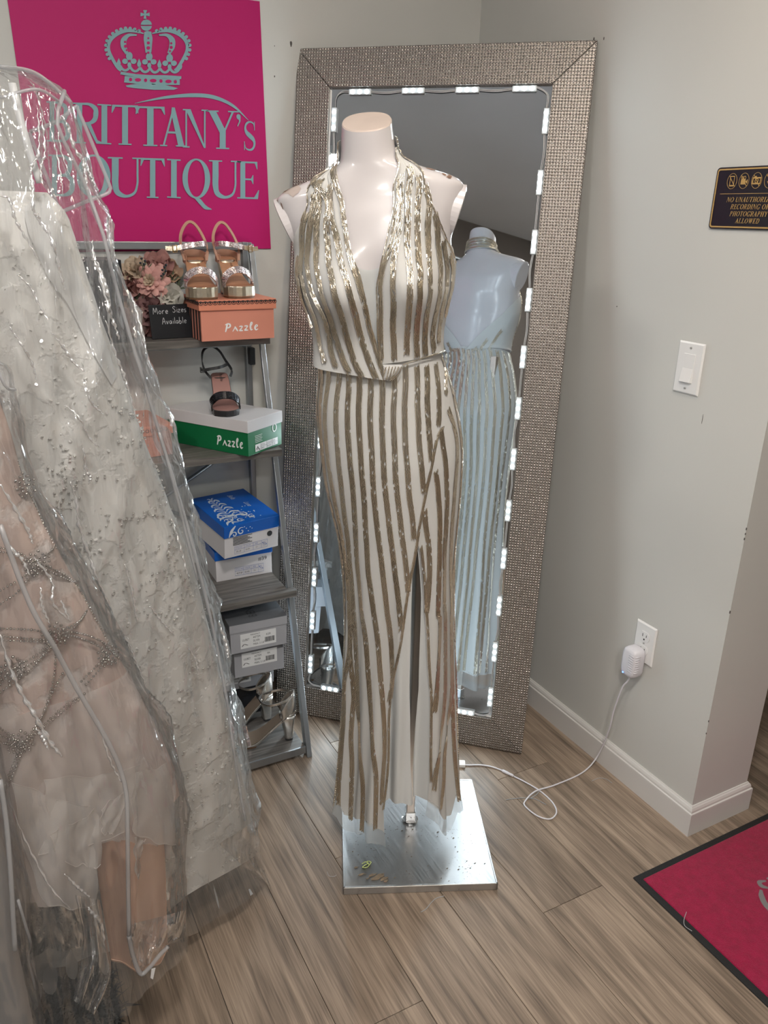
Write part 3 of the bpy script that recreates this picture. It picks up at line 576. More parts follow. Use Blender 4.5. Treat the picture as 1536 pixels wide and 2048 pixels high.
tl = smooth1(np.interp(HN, uL[:, 1], uL[:, 0]), 5); tr = smooth1(np.interp(HN, uR[:, 1], uR[:, 0]), 5)
tA, tC = (tr - tl) / 2, (tr + tl) / 2
tbf = smooth1(np.interp(HN, [1.05, 1.14, 1.2, 1.28, 1.36, 1.44, 1.5, 1.535, 1.565, 1.60, 1.63, 1.68], [.10, .088, .084, .09, .098, .090, .075, .062, .056, .052, .051, .050]), 9)
tbb = smooth1(np.interp(HN, [1.05, 1.14, 1.2, 1.28, 1.36, 1.44, 1.5, 1.535, 1.565, 1.60, 1.63, 1.68], [.115, .088, .08, .085, .092, .092, .086, .074, .062, .054, .051, .050]), 9)
HB = 1.375
def torso(h, th, off=0.0, drape=0.0):
    A = np.interp(h, HN, tA) + off; C = np.interp(h, HN, tC); bf = np.interp(h, HN, tbf) + off; bb = np.interp(h, HN, tbb) + off
    n = 2.25; ct, st = math.cos(th), math.sin(th); B = bf if st >= 0 else bb
    R = (abs(ct / A) ** n + abs(st / B) ** n) ** (-1 / n); u = R * ct; w = R * st
    if st > 0:
        for sg_ in (-1, 1): w += .036 * math.exp(-((u - sg_ * .066) / .045) ** 2 - ((h - HB) / (.05 if h > HB else .062)) ** 2) * min(1, st * 2.2)
        w -= .012 * math.exp(-(u / .03) ** 2 - ((h - HB) / .05) ** 2)
    k = np.interp(h, [1.585, 1.655], [0, .40]) if h > 1.585 else 0   # slanted neck cut
    P = P0 + HR * H0[0] + np.array([0, 0, H0[1]]) + E1 * (C + u) + E3 * (h - H0[1] - k * w) + HF * (qc(h) - w)
    return P
class Surf:
    def __init__(s, fn, hs, nt=240):
        s.fn, s.hs, s.nt = fn, np.array(hs), nt; s.th = np.linspace(0, 2 * math.pi, nt, endpoint=False)
        s.P = np.array([[fn(h, t) for t in s.th] for h in s.hs]); n = nt
        F_ = [(i * n + j, i * n + (j + 1) % n, (i + 1) * n + (j + 1) % n, (i + 1) * n + j) for i in range(len(hs) - 1) for j in range(n)]
        s.bvh = BVHTree.FromPolygons([tuple(p) for p in s.P.reshape(-1, 3)], F_)
    def hit(s, x, y, depth=1.6):
        d = Vector(ray(x, y)); loc, no, fi, di = s.bvh.ray_cast(Vector(CAM), d)
        if loc is None:
            best = None
            for t in np.linspace(depth - .2, depth + .3, 60):
                l, nn, f, dd = s.bvh.find_nearest(Vector(CAM) + d * t)
                if best is None or dd < best[0]: best = (dd, l, f)
            loc, fi = best[1], best[2]
        i, j = fi // s.nt, fi % s.nt; p = np.array(loc); a = s.P[i, j]; e1 = s.P[i + 1, j] - a; e2 = s.P[i, (j + 1) % s.nt] - a
        al, be = np.clip((p - a) @ e1 / (e1 @ e1), 0, 1), np.clip((p - a) @ e2 / (e2 @ e2), 0, 1)
        return np.array([s.hs[i] + al * (s.hs[i + 1] - s.hs[i]), s.th[j] + be * (s.th[1] - s.th[0])])
    def curve(s, pts, n=0):
        q = np.array([s.hit(*p) for p in pts]); q[:, 1] = np.unwrap(q[:, 1]); q[:, 1] -= 2 * math.pi * (q[0, 1] > 5.2); return catmull(q, n) if n else q
    def nrm(s, h, t):
        e = 1e-3; a = s.fn(h + e, t) - s.fn(h - e, t); b = s.fn(h, t + e) - s.fn(h, t - e); n = np.cross(a, b); return n / (np.linalg.norm(n) + 1e-12)
mq = thing('dress_mannequin', 'glossy white headless armless mannequin torso on a square steel stand', 'mannequin', P0)
M['fibre'] = pbr('mannequin_white_gloss', (.60, .57, .58), .22, spec=.5, var=.04, vscale=10, coat=.4)
M['chip'] = pbr('chipped_brown_paint', (.20, .12, .085), .7, var=.3, vscale=90); M['bare'] = pbr('chipped_grey_fibre', (.42, .35, .32), .7, var=.1)
TS = Surf(torso, HN)
TP = TS.P[np.argmax(HN > 1.238):]
obj('torso', MB().loft(list(TP), True, False), M['fibre'], mq, smooth=True)
top = TS.P[-1]; cc = top.mean(0)
obj('neck_cap', MB().loft([top, cc + (top - cc) * .97 + E3 * .002, cc + (top - cc) * .5 + E3 * .0025, cc + (top - cc) * .02 + E3 * .0025], True, True), pbr('neck_cap_paint', (.56, .47, .42), .4, var=.06, vscale=14), mq, smooth=False)
bot = TP[0]; obj('hip_cap', MB().loft([bot, bot.mean(0) + (bot - bot.mean(0)) * .02], True, True), M['fibre'], mq)
# flat arm-hole caps on the cut shoulders
for sg_ in (-1, 1):
    hh = HN[int(np.argmax(tA))]; rim = []
    C = np.interp(hh, HN, tC); A = np.max(tA)
    cen = P0 + HR * H0[0] + np.array([0, 0, H0[1]]) + E1 * (C + sg_ * (A - .012)) + E3 * (hh - .042 - H0[1]) + HF * (qc(hh) + .012)
    dn = E3 * math.cos(.42) - E1 * sg_ * -math.sin(.42) * 1.0
    ax = E3 * math.cos(.38) + E1 * sg_ * math.sin(.38); nx = E1 * sg_ * math.cos(.38) - E3 * math.sin(.38)
    ring = [cen + ax * .052 * math.cos(t) + HF * .047 * math.sin(t) for t in np.linspace(0, 2 * math.pi, 40, endpoint=False)]
    back = [p - nx * .05 + (np.array(cen) - p) * .12 for p in ring]
    obj('arm_cap', MB().loft([back, ring, [cen + (p - cen) * .93 + nx * .0015 for p in ring]], True, True), M['fibre'], mq, smooth=False)
def patch(name, pts, m, S_, off=.0008, par=None):
    q = S_.curve(pts); cen = q.mean(0); mb = MB(); ring = []
    for a, b in zip(q, np.roll(q, -1, 0)):
        for t in (0, .5): h = a + (b - a) * t; ring.append(h)
    rr = [[S_.fn(*(cen + (h - cen) * k)) + S_.nrm(*(cen + (h - cen) * k)) * off for h in ring] for k in (1, .6, .05)]
    obj(name, mb.loft(rr, True, True), m, par)
k5 = 520 / 1536.; u5 = lambda P: [(540 + a * k5, 200 + b * k5) for a, b in P]
patch('paint_chip', u5([(70, 545), (105, 512), (150, 500), (188, 492), (184, 522), (170, 545), (135, 570), (110, 556)]), M['bare'], TS, par=mq)
patch('paint_chip', u5([(72, 543), (100, 514), (150, 498), (188, 491), (180, 500), (120, 520), (90, 545)]), M['chip'], TS, .0014, mq)
for P in ([(920, 402), (950, 405), (985, 416), (960, 418)], [(1020, 432), (1045, 440), (1040, 452), (1025, 446)], [(1055, 440), (1075, 452), (1070, 468), (1045, 462)], [(1000, 422), (1012, 425), (1010, 432)], [(62, 600), (72, 612), (82, 650), (74, 640)], [(30, 572), (42, 575), (50, 600), (40, 596)]):
    patch('paint_chip', u5(P), M['chip'], TS, par=mq)
# worn patch at the back of the shoulder (seen in the mirror)
for i in range(16):
    h0, t0 = 1.515 + .014 * rng.normal(), math.radians(208 + 9 * rng.normal()); r = .004 + .005 * rng.random()
    ring = [TS.fn(h0 + r * math.sin(a) * (.7 + .5 * rng.random()), t0 + r * 9 * math.cos(a)) + TS.nrm(h0, t0) * .0012 for a in np.linspace(0, 2 * math.pi, 9, endpoint=False)]
    obj('paint_chip', MB().add(ring, [tuple(range(9))]), M['chip'], mq)
# pole and base
M['steel'] = pbr('brushed_pole_steel', (.62, .55, .49), .42, metal=1, bump=.1, bscale=300, bst=(8, 8, .3)); M['chrome'] = pbr('chrome', (.7, .7, .7), .12, metal=1)
ex = np.array([.334, -.152, 0]); ex /= np.linalg.norm(ex); ey = np.array([-ex[1], ex[0], 0])
fo = P0 + np.array([0, 0, .02])
obj('pole', MB().obox(fo - ex * .0105 - ey * .0105, ex * .021, ey * .021, (0, 0, 1.2)), M['steel'], mq, bevel=.002)
obj('pole_socket', MB().obox(fo - ex * .0135 - ey * .0135, ex * .027, ey * .027, (0, 0, .035)), M['chrome'], mq, bevel=.002)
obj('flange', MB().loft([[fo + np.array([r * math.cos(a), r * math.sin(a), h]) for a in np.linspace(0, 2 * math.pi, 28, endpoint=False)] for r, h in ((.0215, .0002), (.0215, .004), (.019, .0055), (.012, .0055))], True, True), M['chrome'], mq, smooth=False)
def base_mat():
    m, nt, out = newmat('brushed_base_steel'); b = N(nt, 'BsdfPrincipled', i_Metallic=1.0, i_Roughness=.34); nt.links.new(b.outputs[0], out.inputs[0])
    co = coords(nt); sp_ = N(nt, 'TexNoise', i_Vector=co, i_Scale=210.0, i_Detail=2.0); cl = N(nt, 'TexNoise', i_Vector=co, i_Scale=9.0, i_Detail=3.0)
    mk = N(nt, 'Math', operation='MULTIPLY', i_0=N(nt, 'MapRange', i_0=sp_.outputs[0], i_1=.66, i_2=.72).outputs[0], i_1=N(nt, 'MapRange', i_0=cl.outputs[0], i_1=.45, i_2=.62).outputs[0])
    mx_ = N(nt, 'MixRGB', i_0=mk.outputs[0], i_1=(.56, .57, .58, 1), i_2=(.12, .07, .04, 1)); nt.links.new(mx_.outputs[0], b.inputs['Base Color'])
    mt = N(nt, 'MapRange', i_0=mk.outputs[0], i_3=1.0, i_4=.1); nt.links.new(mt.outputs[0], b.inputs['Metallic'])
    br = N(nt, 'TexNoise', i_Vector=coords(nt, (1, .02, 1)), i_Scale=500.0); rg = N(nt, 'MapRange', i_0=br.outputs[0], i_1=.3, i_2=.7, i_3=.28, i_4=.42); nt.links.new(rg.outputs[0], b.inputs['Roughness'])
    return m
M['base'] = base_mat()
bc = np.array([.8645, 1.39, 0]); bo = bc - ex * .1835 - ey * .1865
# folded sheet-metal tray: top skin and rolled lip
obj('base_plate', MB().obox(bo + np.array([0, 0, .0015]), ex * .367, ey * .373, (0, 0, .0185)), M['base'], mq, bevel=.002)
for o_, a_, b_ in ((bo, ex * .367, ey * .004), (bo + ey * .369, ex * .367, ey * .004), (bo, ex * .004, ey * .373), (bo + ex * .363, ex * .004, ey * .373)):
    obj('base_lip', MB().obox(o_ - (ex + ey) * .0006 + np.array([0, 0, .0005]), a_ + ex * .0012, b_ + ey * .0012, (0, 0, .0202)), M['base'], mq, bevel=.0012)
M['stain'] = pbr('rust_stain', (.20, .15, .10), .6, var=.3, vscale=60)
def blot(cx, cy, r, n, m, par, name, z=.0206):
    c = at_z(cx, cy, z); 
    ring = [c + np.array([r * (1 + .45 * rng.normal() * .6) * math.cos(a) * 1.6, r * (1 + .3 * rng.normal()) * math.sin(a) * .7, 0]) for a in np.linspace(0, 2 * math.pi, n, endpoint=False)]
    obj(name, MB().prism(ring, (0, 0, .0004)), m, par)
for cx, cy, r in ((757, 1754, .010), (768, 1757, .007), (745, 1750, .006), (722, 1749, .004), (772, 1762, .004), (712, 1735, .003), (735, 1757, .003)): blot(cx, cy, r, 14, M['stain'], mq, 'rust_spot')
for i in range(34):
    a, b = rng.random(2); q = bo + ex * (.01 + .34 * a) + ey * (.01 + .2 * b); p = pj([q[0], q[1], .02]); blot(p[0], p[1], .0008 + .0012 * rng.random(), 7, M['stain'], mq, 'rust_spot')
# ------------------------------------------------------------------ gown: radial skirt surface
SK = [(655, 632, 884), (700, 630, 882), (731, 640, 893), (755, 640, 904), (798, 633, 913), (841, 633, 921), (897, 640, 926), (967, 649, 922), (1027, 665, 917), (1073, 677, 913), (1139, 684, 909), (1227, 686, 906), (1298, 684, 906), (1382, 684, 908), (1455, 680, 909), (1528, 676, 911), (1601, 671, 914), (1680, 668, 918)]
rows = []
for y, l, r in SK:
    q = -.06; zz = unq(l, y, q)[1]; q = qc(zz); a, b = unq(l, y, q), unq(r, y, q); rows.append(((a[1] + b[1]) / 2, a[0], b[0]))
rows = np.array(sorted(rows)); ZK = np.linspace(-.01, 1.285, 155)
kl = smooth1(np.interp(ZK, rows[:, 0], rows[:, 1]), 9); kr = smooth1(np.interp(ZK, rows[:, 0], rows[:, 2]), 9)
kA, kC = (kr - kl) / 2 - .002, (kr + kl) / 2
def skirt(z, th, sc=1.0, fold=1.0):
    A = np.interp(z, ZK, kA) * sc; C = np.interp(z, ZK, kC)
    bf = np.interp(z, [0, .3, .6, .85, 1.03, 1.15, 1.21], [.128, .108, .10, .10, .104, .093, .088]) * sc; bb = np.interp(z, [0, .3, .6, .85, 1.03, 1.15, 1.21], [.128, .108, .10, .105, .122, .096, .086]) * sc
    n = 2.2; ct, st = math.cos(th), math.sin(th); B = bf if st >= 0 else bb
    R = (abs(ct / A) ** n + abs(st / B) ** n) ** (-1 / n)
    am = np.interp(z, [0, .25, .6, .9], [.014, .010, .004, 0]) * fold
    R += am * (math.sin(9 * th + 1.3) + .6 * math.sin(16 * th + z * 3)) - am * .6
    R += .0016 * math.sin(5 * th + 14 * z) * np.interp(z, [1, 1.2], [.6, 1])
    return P0 + HR * (C + R * ct) + HF * (qc(z) - R * st) + np.array([0, 0, z])
KS = Surf(skirt, ZK)
gn = thing('evening_gown', 'white halter evening gown with silver beaded stripes and a thigh slit on the mannequin', 'gown', P0 + np.array([0, 0, .05]))
M['gown'] = cloth('gown_white_chiffon', (.74, .735, .715), transl=.25)
M['lining'] = cloth('gown_lining_satin', (.78, .80, .80), transl=.2, rough=.35, gloss=.05); M['tulle'] = cloth('gown_sheer_hem', (.80, .81, .80), see=.62, transl=.4)
M['bead'] = pbr('silver_bugle_bead', (.82, .76, .66), .30, metal=1)
k6 = 540 / 1536.; u6 = lambda P: [(540 + a * k6, 700 + b * k6) for a, b in P]
k7 = 560 / 1536.; u7 = lambda P: [(560 + a * k7, 1200 + b * k7) for a, b in P]
EL = [(891, 790), (888, 851), (874, 882), (862, 946), (851, 999), (841, 1052), (834, 1097), (826, 1140), (815, 1200), (801, 1302), (781, 1419), (779, 1510), (767, 1619), (770, 1699)]
ER = [(838, 1090), (846, 1175), (847, 1200), (852, 1265), (859, 1382), (859, 1437), (859, 1565), (852, 1632)]
el = KS.curve(EL); er = KS.curve(ER); el = el[np.argsort(el[:, 0])]; er = er[np.argsort(er[:, 0])]
zs = er[-1, 0]
tL = lambda z: np.interp(z, el[:, 0], el[:, 1]); tR = lambda z: np.interp(z, er[:, 0], er[:, 1]) if z < zs else tL(z)
hm = KS.curve([(770, 1700), (745, 1684), (724, 1670), (700, 1666), (686, 1661), (674, 1630)]); hr = KS.curve([(852, 1632), (865, 1640), (877, 1650), (890, 1672), (904, 1664), (914, 1625)])
hp_ = np.array(sorted([(t, z) for z, t in hr] + [(t, z) for z, t in hm] + [(math.radians(225), .07), (math.radians(270), .09), (math.radians(330), .075), (math.radians(-30), .075)])); hem = lambda t: np.interp(t, hp_[:, 0], hp_[:, 1])
ZT = 1.25
def skpt(v, j, fold=1.0, sc=1.0):
    z = ZT + (.08 - ZT) * v
    for _ in range(3):
        a, b = tL(z), tR(z) + 2 * math.pi; t = a + (b - a) * j; tt = t if t < 2 * math.pi else t - 2 * math.pi; z = ZT + (max(.012, hem(tt)) - ZT) * v
    return skirt(z, t, sc, fold)
VS = np.linspace(0, .958, 110); NJ = 170
obj('skirt', MB().loft([[skpt(v, j) for j in np.linspace(0, 1, NJ)] for v in VS], False), M['gown'], gn, smooth=True)
obj('sheer_hem', MB().loft([[skpt(v, j, 1 + .35 * (v - .952) / .048, 1 + .004 * (v - .952) / .048) for j in np.linspace(0, 1, NJ)] for v in np.linspace(.952, 1, 8)], False), M['tulle'], gn, smooth=True)
# lining, split at the slit, slightly inside the skirt
ll = KS.curve([(832, 1100), (828, 1139), (826, 1200), (822, 1400), (824, 1546), (829, 1620)]); lr = KS.curve([(838, 1100), (842, 1139), (846, 1200), (842, 1380), (829, 1540), (830, 1620)])
ll = ll[np.argsort(ll[:, 0])]; lr = lr[np.argsort(lr[:, 0])]
LZ = KS.hit(800, 1617)[0]
def lin(v, j):
    zl = LZ + .008 * math.sin(j * 34) ; z = .86 + (zl - .86) * v
    a, b = np.interp(z, ll[:, 0], ll[:, 1]) + .004, np.interp(z, lr[:, 0], lr[:, 1]) - .004 + 2 * math.pi
    return skirt(z, a + (b - a) * j, .93, 1.2)
obj('lining', MB().loft([[lin(v, j) for j in np.linspace(0, 1, 150)] for v in np.linspace(0, 1, 60)], False), M['lining'], gn, smooth=True)
# ------------------------------------------------------------------ gown: halter bodice
k8 = 360 / 1418.; u8 = lambda P: [(600 + a * k8, 280 + b * k8) for a, b in P]
def bod(h, t): return torso(h, t, .0035)
BS = Surf(bod, HN)
def drape(h, t, left):
    if left: return .011 * np.clip((1.288 - h) / .075, 0, 1) ** 1.4 * np.clip((t - 1.25) / .3, 0, 1) * np.clip((3.5 - t) / .8, 0, 1)
    return .003 * np.clip((1.288 - h) / .06, 0, 1)
def panel(name, inner, outer, back, left):
    I = BS.curve(inner, 60); O = BS.curve(outer)
    Hs, Ts = [p[0] for p in O], [p[1] for p in O]
    for h, t in back: Hs.append(h); Ts.append(math.radians(t))
    O = catmull(np.stack([Hs, Ts], 1), 60)
    def f(v, u):
        k = v * 59; i = min(int(k), 58); a = k - i; A = I[i] * (1 - a) + I[i + 1] * a; B = O[i] * (1 - a) + O[i + 1] * a
        p = A + (B - A) * u; p[0] += (.016 if left else .004) * math.sin(math.pi * u) * v ** 5
        return torso(p[0], p[1], .0035 + drape(p[0], p[1], left) + .0010 * math.sin(u * 21 + v * 6))
    obj(name, MB().grid(f, 90, 60), M['gown'], gn, smooth=True)
inL = u8([(305, 90), (300, 330), (340, 560), (400, 870), (470, 1080), (540, 1380), (610, 1700), (660, 1885)])
outL = u8([(240, 150), (190, 260), (130, 310), (60, 490), (10, 640)])
inR = u8([(748, 60), (768, 250), (740, 480), (690, 750), (635, 1000), (605, 1200), (610, 1500), (650, 1765)])
outR = u8([(790, 80), (880, 180), (980, 310), (1060, 560), (1140, 760)])
panel('halter_panel', inR, outR, [(1.41, -10), (1.345, -34), (1.285, -64), (1.243, -86), (1.24, -89)], False)
panel('halter_panel', inL, outL, [(1.41, 190), (1.345, 214), (1.285, 244), (1.236, 266), (1.232, 269)], True)
# back of the collar around the neck
ring = []
for t in np.linspace(math.radians(168), math.radians(372), 60): ring.append([torso(h, t, .0045) for h in (1.598, 1.606, 1.614, 1.622, 1.63)])
obj('collar_band', MB().loft(ring, False), M['gown'], gn, smooth=True)
# sheer insert in the neckline
top_ = BS.curve(u8([(440, 1000), (500, 1020), (560, 1025), (635, 1005)]), 16); bt_ = BS.curve(u8([(600, 1760), (620, 1770), (640, 1770), (655, 1765)]), 16)
obj('neckline_insert', MB().grid(lambda v, u: torso(*(top_[int(u * 15)] * (1 - v) + bt_[int(u * 15)] * v), .0024), 30, 16), cloth('insert_mesh', (.62, .64, .64), see=.12, transl=.2), gn, smooth=True)
# ------------------------------------------------------------------ bead stripes
def beads(name, P, Nn, width, cols, par, m, L=.0058, hgt=.0017, jit=.5):
    mb = MB(); P = np.array(P); d = np.concatenate([[0], np.cumsum(np.linalg.norm(np.diff(P, axis=0), axis=1))]); tot = d[-1]
    T = np.gradient(P, axis=0); T /= np.linalg.norm(T, axis=1, keepdims=True) + 1e-9
    st = L * 1.12; cw = width / cols
    nv = 0; VV = []; FF = []
    f0 = np.array([(0, 1, 5, 4), (1, 2, 6, 5), (2, 3, 7, 6), (0, 3, 2, 1), (4, 5, 6, 7)])
    for c in range(cols):
        x = (c - (cols - 1) / 2) * cw; K = np.arange((c * .47 % 1) * st, max(0, tot - L), st) + L / 2
        K = K[rng.random(len(K)) > .035]; k = len(K)
        if not k: continue
        I3 = lambda A: np.stack([np.interp(K, d, A[:, i]) for i in range(3)], 1); un = lambda A: A / (np.linalg.norm(A, axis=1, keepdims=True) + 1e-12)
        p = I3(P); t = un(I3(T)); n = I3(Nn); n = un(n - t * (n * t).sum(1, keepdims=True)); b = np.cross(t, n)
        an = (jit * .25 * rng.normal(size=k))[:, None]; bj = b * np.cos(an) + n * np.sin(an); nj = np.cross(bj, t); tj = t + n * .06 * rng.normal(size=(k, 1)); o = p + b * x; w2, w4 = cw * .46, cw * .2; vs = []
        for e_ in (-.5, .5):
            q = o + tj * L * e_; vs += [q - bj * w2 - nj * .0002, q - bj * w4 + nj * hgt, q + bj * w4 + nj * hgt, q + bj * w2 - nj * .0002]
        VV.append(np.stack(vs, 1).reshape(-1, 3)); FF.append((f0[None] + (nv + 8 * np.arange(k))[:, None, None]).reshape(-1, 4)); nv += 8 * k
    if VV: mb.v = np.concatenate(VV).tolist(); mb.f = np.concatenate(FF).tolist()
    if mb.v: obj(name, mb, m, par, recalc=False, kind='stuff')
def stripe(S_, pts, width=.0122, cols=5, off=.0012, fn=None, par=None):
    q = S_.curve(pts, max(20, len(pts) * 7)) if not isinstance(pts, np.ndarray) else pts
    P = [S_.fn(*a) + S_.nrm(*a) * off for a in q]; Nn = np.array([S_.nrm(*a) for a in q]); beads('bead_stripe', P, Nn, width, cols, gn, M['bead'])
SKIRT = [u6([(335, 110), (325, 250), (315, 400), (330, 600), (360, 800), (400, 1000), (425, 1150), (450, 1400)]) + u7([(384, 269), (355, 450), (350, 650), (340, 800), (325, 1000), (322, 1130)]),
 u7([(384, 269), (405, 500), (400, 600), (390, 750), (395, 900), (390, 1100), (388, 1210)]),
 u6([(395, 120), (385, 250), (378, 400), (390, 600), (410, 800), (435, 1000), (455, 1200), (475, 1450)]) + u7([(415, 200), (425, 400), (430, 600), (440, 800), (455, 1000), (455, 1150), (450, 1270)]),
 u6([(450, 140), (445, 300), (445, 450), (455, 600), (475, 800), (487, 1000), (497, 1200), (520, 1450)]) + u7([(470, 200), (485, 400), (500, 600), (510, 800), (525, 950), (525, 1100), (520, 1260)]),
 u6([(510, 150), (507, 300), (508, 450), (520, 650), (537, 850), (548, 1050), (560, 1250), (590, 1480)]) + u7([(535, 200), (550, 400), (565, 600), (572, 800), (560, 1000), (555, 1120)]),
 u6([(572, 160), (570, 350), (575, 500), (585, 700), (600, 900), (620, 1080), (640, 1250), (665, 1480)]) + u7([(600, 150), (615, 300), (618, 450), (600, 560)]),
 u6([(640, 170), (638, 350), (640, 500), (650, 700), (670, 900), (690, 1080), (710, 1250), (735, 1450), (748, 1600)]),
 u6([(705, 150), (703, 350), (708, 500), (715, 700), (735, 900), (755, 1080), (775, 1250), (785, 1380)]),
 u6([(772, 80), (770, 250), (768, 400), (775, 600), (790, 800), (810, 950), (820, 1080)]),
 u6([(835, 80), (840, 250), (845, 400), (850, 550), (865, 700), (876, 820)]), u6([(890, 80), (895, 250), (900, 400), (910, 550), (918, 640)]), u6([(940, 70), (955, 200), (960, 350), (958, 440)]),
 u6([(985, 70), (998, 180), (1000, 260)]),
 u6([(1010, 330), (1040, 420), (1060, 520), (1060, 650), (1045, 850), (1030, 1050), (1025, 1300)]) + u7([(940, 50), (940, 300), (940, 500), (920, 650), (905, 800), (895, 1000), (880, 1150)]),
 u6([(970, 440), (985, 560), (1000, 700), (1005, 850), (1000, 1000), (990, 1200), (990, 1450)]) + u7([(905, 100), (905, 300), (903, 500), (885, 700), (862, 900), (845, 1050)]),
 u6([(940, 680), (955, 800), (965, 950), (965, 1100), (960, 1300), (955, 1500)]) + u7([(875, 100), (872, 250), (862, 450), (848, 620)]),
 u6([(880, 900), (885, 1000), (900, 1100), (908, 1250), (900, 1400), (890, 1500)])]
for P in SKIRT: stripe(KS, ([(P[0][0], P[0][1] - 16)] if P[0][1] < 765 and P[0][0] < 780 else []) + P)
edge = [p for p in EL[1:-1]]; stripe(KS, [(x - 2, y) for x, y in edge], .0065, 3, .002)
stripe(KS, [(x + 4, y) for x, y in ER[:-1]], .007, 3, .0016)
for a in list(np.arange(192, 350, 11.5)) + [358, 183, 172, 163, 6]:   # sides and back of the skirt
    a = math.radians(a); stripe(KS, np.array([(z, a + .05 * math.sin(z * 2)) for z in np.linspace(1.245, .13, 46)]), .0122, 4)
BOD = [[(285, 200), (300, 400), (340, 600), (378, 850), (430, 1050), (475, 1200), (540, 1450), (600, 1650), (640, 1790), (675, 1880)],
 [(255, 330), (240, 600), (285, 750), (320, 950), (370, 1130), (430, 1350), (480, 1550), (540, 1720), (610, 1880)],
 [(215, 240), (205, 450), (210, 700), (230, 950), (260, 1120), (310, 1330), (370, 1550), (430, 1720), (510, 1870)],
 [(180, 300), (150, 500), (130, 750), (130, 950), (165, 1170), (240, 1400), (290, 1580), (350, 1720), (420, 1840)],
 [(120, 400), (90, 600), (60, 900), (65, 1030), (95, 1190), (170, 1350), (215, 1480), (250, 1650), (310, 1790)],
 [(60, 550), (18, 750), (8, 1000), (30, 1150), (90, 1330), (130, 1450), (160, 1600), (220, 1760)],
 [(-8, 900), (-20, 1050), (0, 1180), (50, 1340), (100, 1480)],
 [(785, 290), (780, 450), (752, 620), (728, 780), (690, 900), (652, 1040), (637, 1200), (637, 1400), (637, 1550), (645, 1740)],
 [(800, 260), (795, 450), (778, 700), (746, 900), (738, 1090), (740, 1250), (732, 1450), (738, 1600), (742, 1745)],
 [(850, 200), (855, 400), (855, 600), (845, 800), (860, 1000), (868, 1100), (860, 1300), (845, 1500), (835, 1700)],
 [(930, 270), (940, 380), (930, 500), (925, 700), (930, 900), (945, 1050), (945, 1200), (925, 1400), (915, 1600), (918, 1720)],
 [(985, 340), (1020, 480), (1008, 650), (1010, 850), (1020, 1050), (1025, 1150), (1000, 1350), (980, 1550), (980, 1700)],
 [(1062, 570), (1080, 700), (1090, 850), (1105, 1050), (1100, 1150), (1060, 1400), (1040, 1550), (1050, 1680)],
 [(1125, 780), (1150, 950), (1155, 1100), (1122, 1300), (1100, 1450), (1085, 1600)], [(1175, 900), (1200, 1000), (1195, 1120), (1165, 1280), (1140, 1400)]]
BS2 = Surf(lambda h, t: torso(h, t, .0045), HN)
def onpanel(P3, f, isL):
    return P3
for i, P in enumerate(BOD):
    q = BS2.curve(u8(P), len(P) * 7); isL = i < 7
    PP = [torso(h, t, .0045 + drape(h, t, isL)) + BS2.nrm(h, t) * .0012 for h, t in q]; beads('bead_stripe', PP, np.array([BS2.nrm(*a) for a in q]), .0122 if i not in (0, 7) else .0095, 5 if i not in (0, 7) else 4, gn, M['bead'])
for a0, a1 in ((205, 222), (225, 238), (242, 250), (-25, -42), (-45, -58), (-62, -70)):   # low back, seen in the mirror
    q = np.array([(h, math.radians(a0 + (a1 - a0) * k)) for k, h in zip(np.linspace(0, 1, 20), np.linspace(1.33 - .0016 * min(abs(a0 - 190), abs(a0 + 10)), 1.235, 20))]); q = q[[i for i in range(20) if q[i, 0] < 1.36]]
    PP = [BS2.fn(*a) + BS2.nrm(*a) * .001 for a in q]; beads('bead_stripe', PP, np.array([BS2.nrm(*a) for a in q]), .010, 4, gn, M['bead'])
for hh in (1.602, 1.610, 1.618, 1.626):
    q = np.array([(hh, t) for t in np.linspace(math.radians(170), math.radians(370), 50)]); PP = [torso(h, t, .0055) for h, t in q]; beads('bead_stripe', PP, np.array([BS2.nrm(*a) for a in q]), .008, 3, gn, M['bead'])
# wrapped sash end at the waist
k1 = u8([(650, 1765), (805, 1768), (770, 1840), (695, 1895), (640, 1880)])
kq = KS.curve(k1); cen = kq.mean(0)
rr = [[skirt(*(cen + (h - cen) * k)) + KS.nrm(*cen) * o_ for h in kq] for k, o_ in ((1, .004), (.9, .012), (.4, .016), (.05, .0165))]
obj('sash_fold', MB().loft(rr, True, True), M['gown'], gn, smooth=False)
for k in range(6):
    a = (820 - 160 * (k / 5) ** .9, 1772); P = [(795 - 24 * k, 1772), (770 - 22 * k, 1830 + 4 * k), (715 - 12 * k, 1888 - 2 * k)]
    q = KS.curve(u8(P), 12); PP = [KS.fn(*a) + KS.nrm(*a) * .0165 for a in q]; beads('bead_stripe', PP, np.array([KS.nrm(*a) for a in q]), .0026, 1, gn, M['bead'])
# beaded waist seam and edging along the neckline and arm openings
def edging(S_, pts, off=.002, wd=.0032, c=1):
    q = S_.curve(pts, len(pts) * 8); PP = [S_.fn(*a) + S_.nrm(*a) * off for a in q]; beads('bead_edging', PP, np.array([S_.nrm(*a) for a in q]), wd, c, gn, M['bead'], L=.005)
edging(BS2, inR); edging(BS2, inL[:-1]); edging(BS2, outR + u8([(1200, 900), (1222, 980)])); edging(BS2, outL)
edging(KS, u8([(805, 1768), (870, 1745), (940, 1722), (1000, 1702), (1060, 1680), (1110, 1656)]), .008)
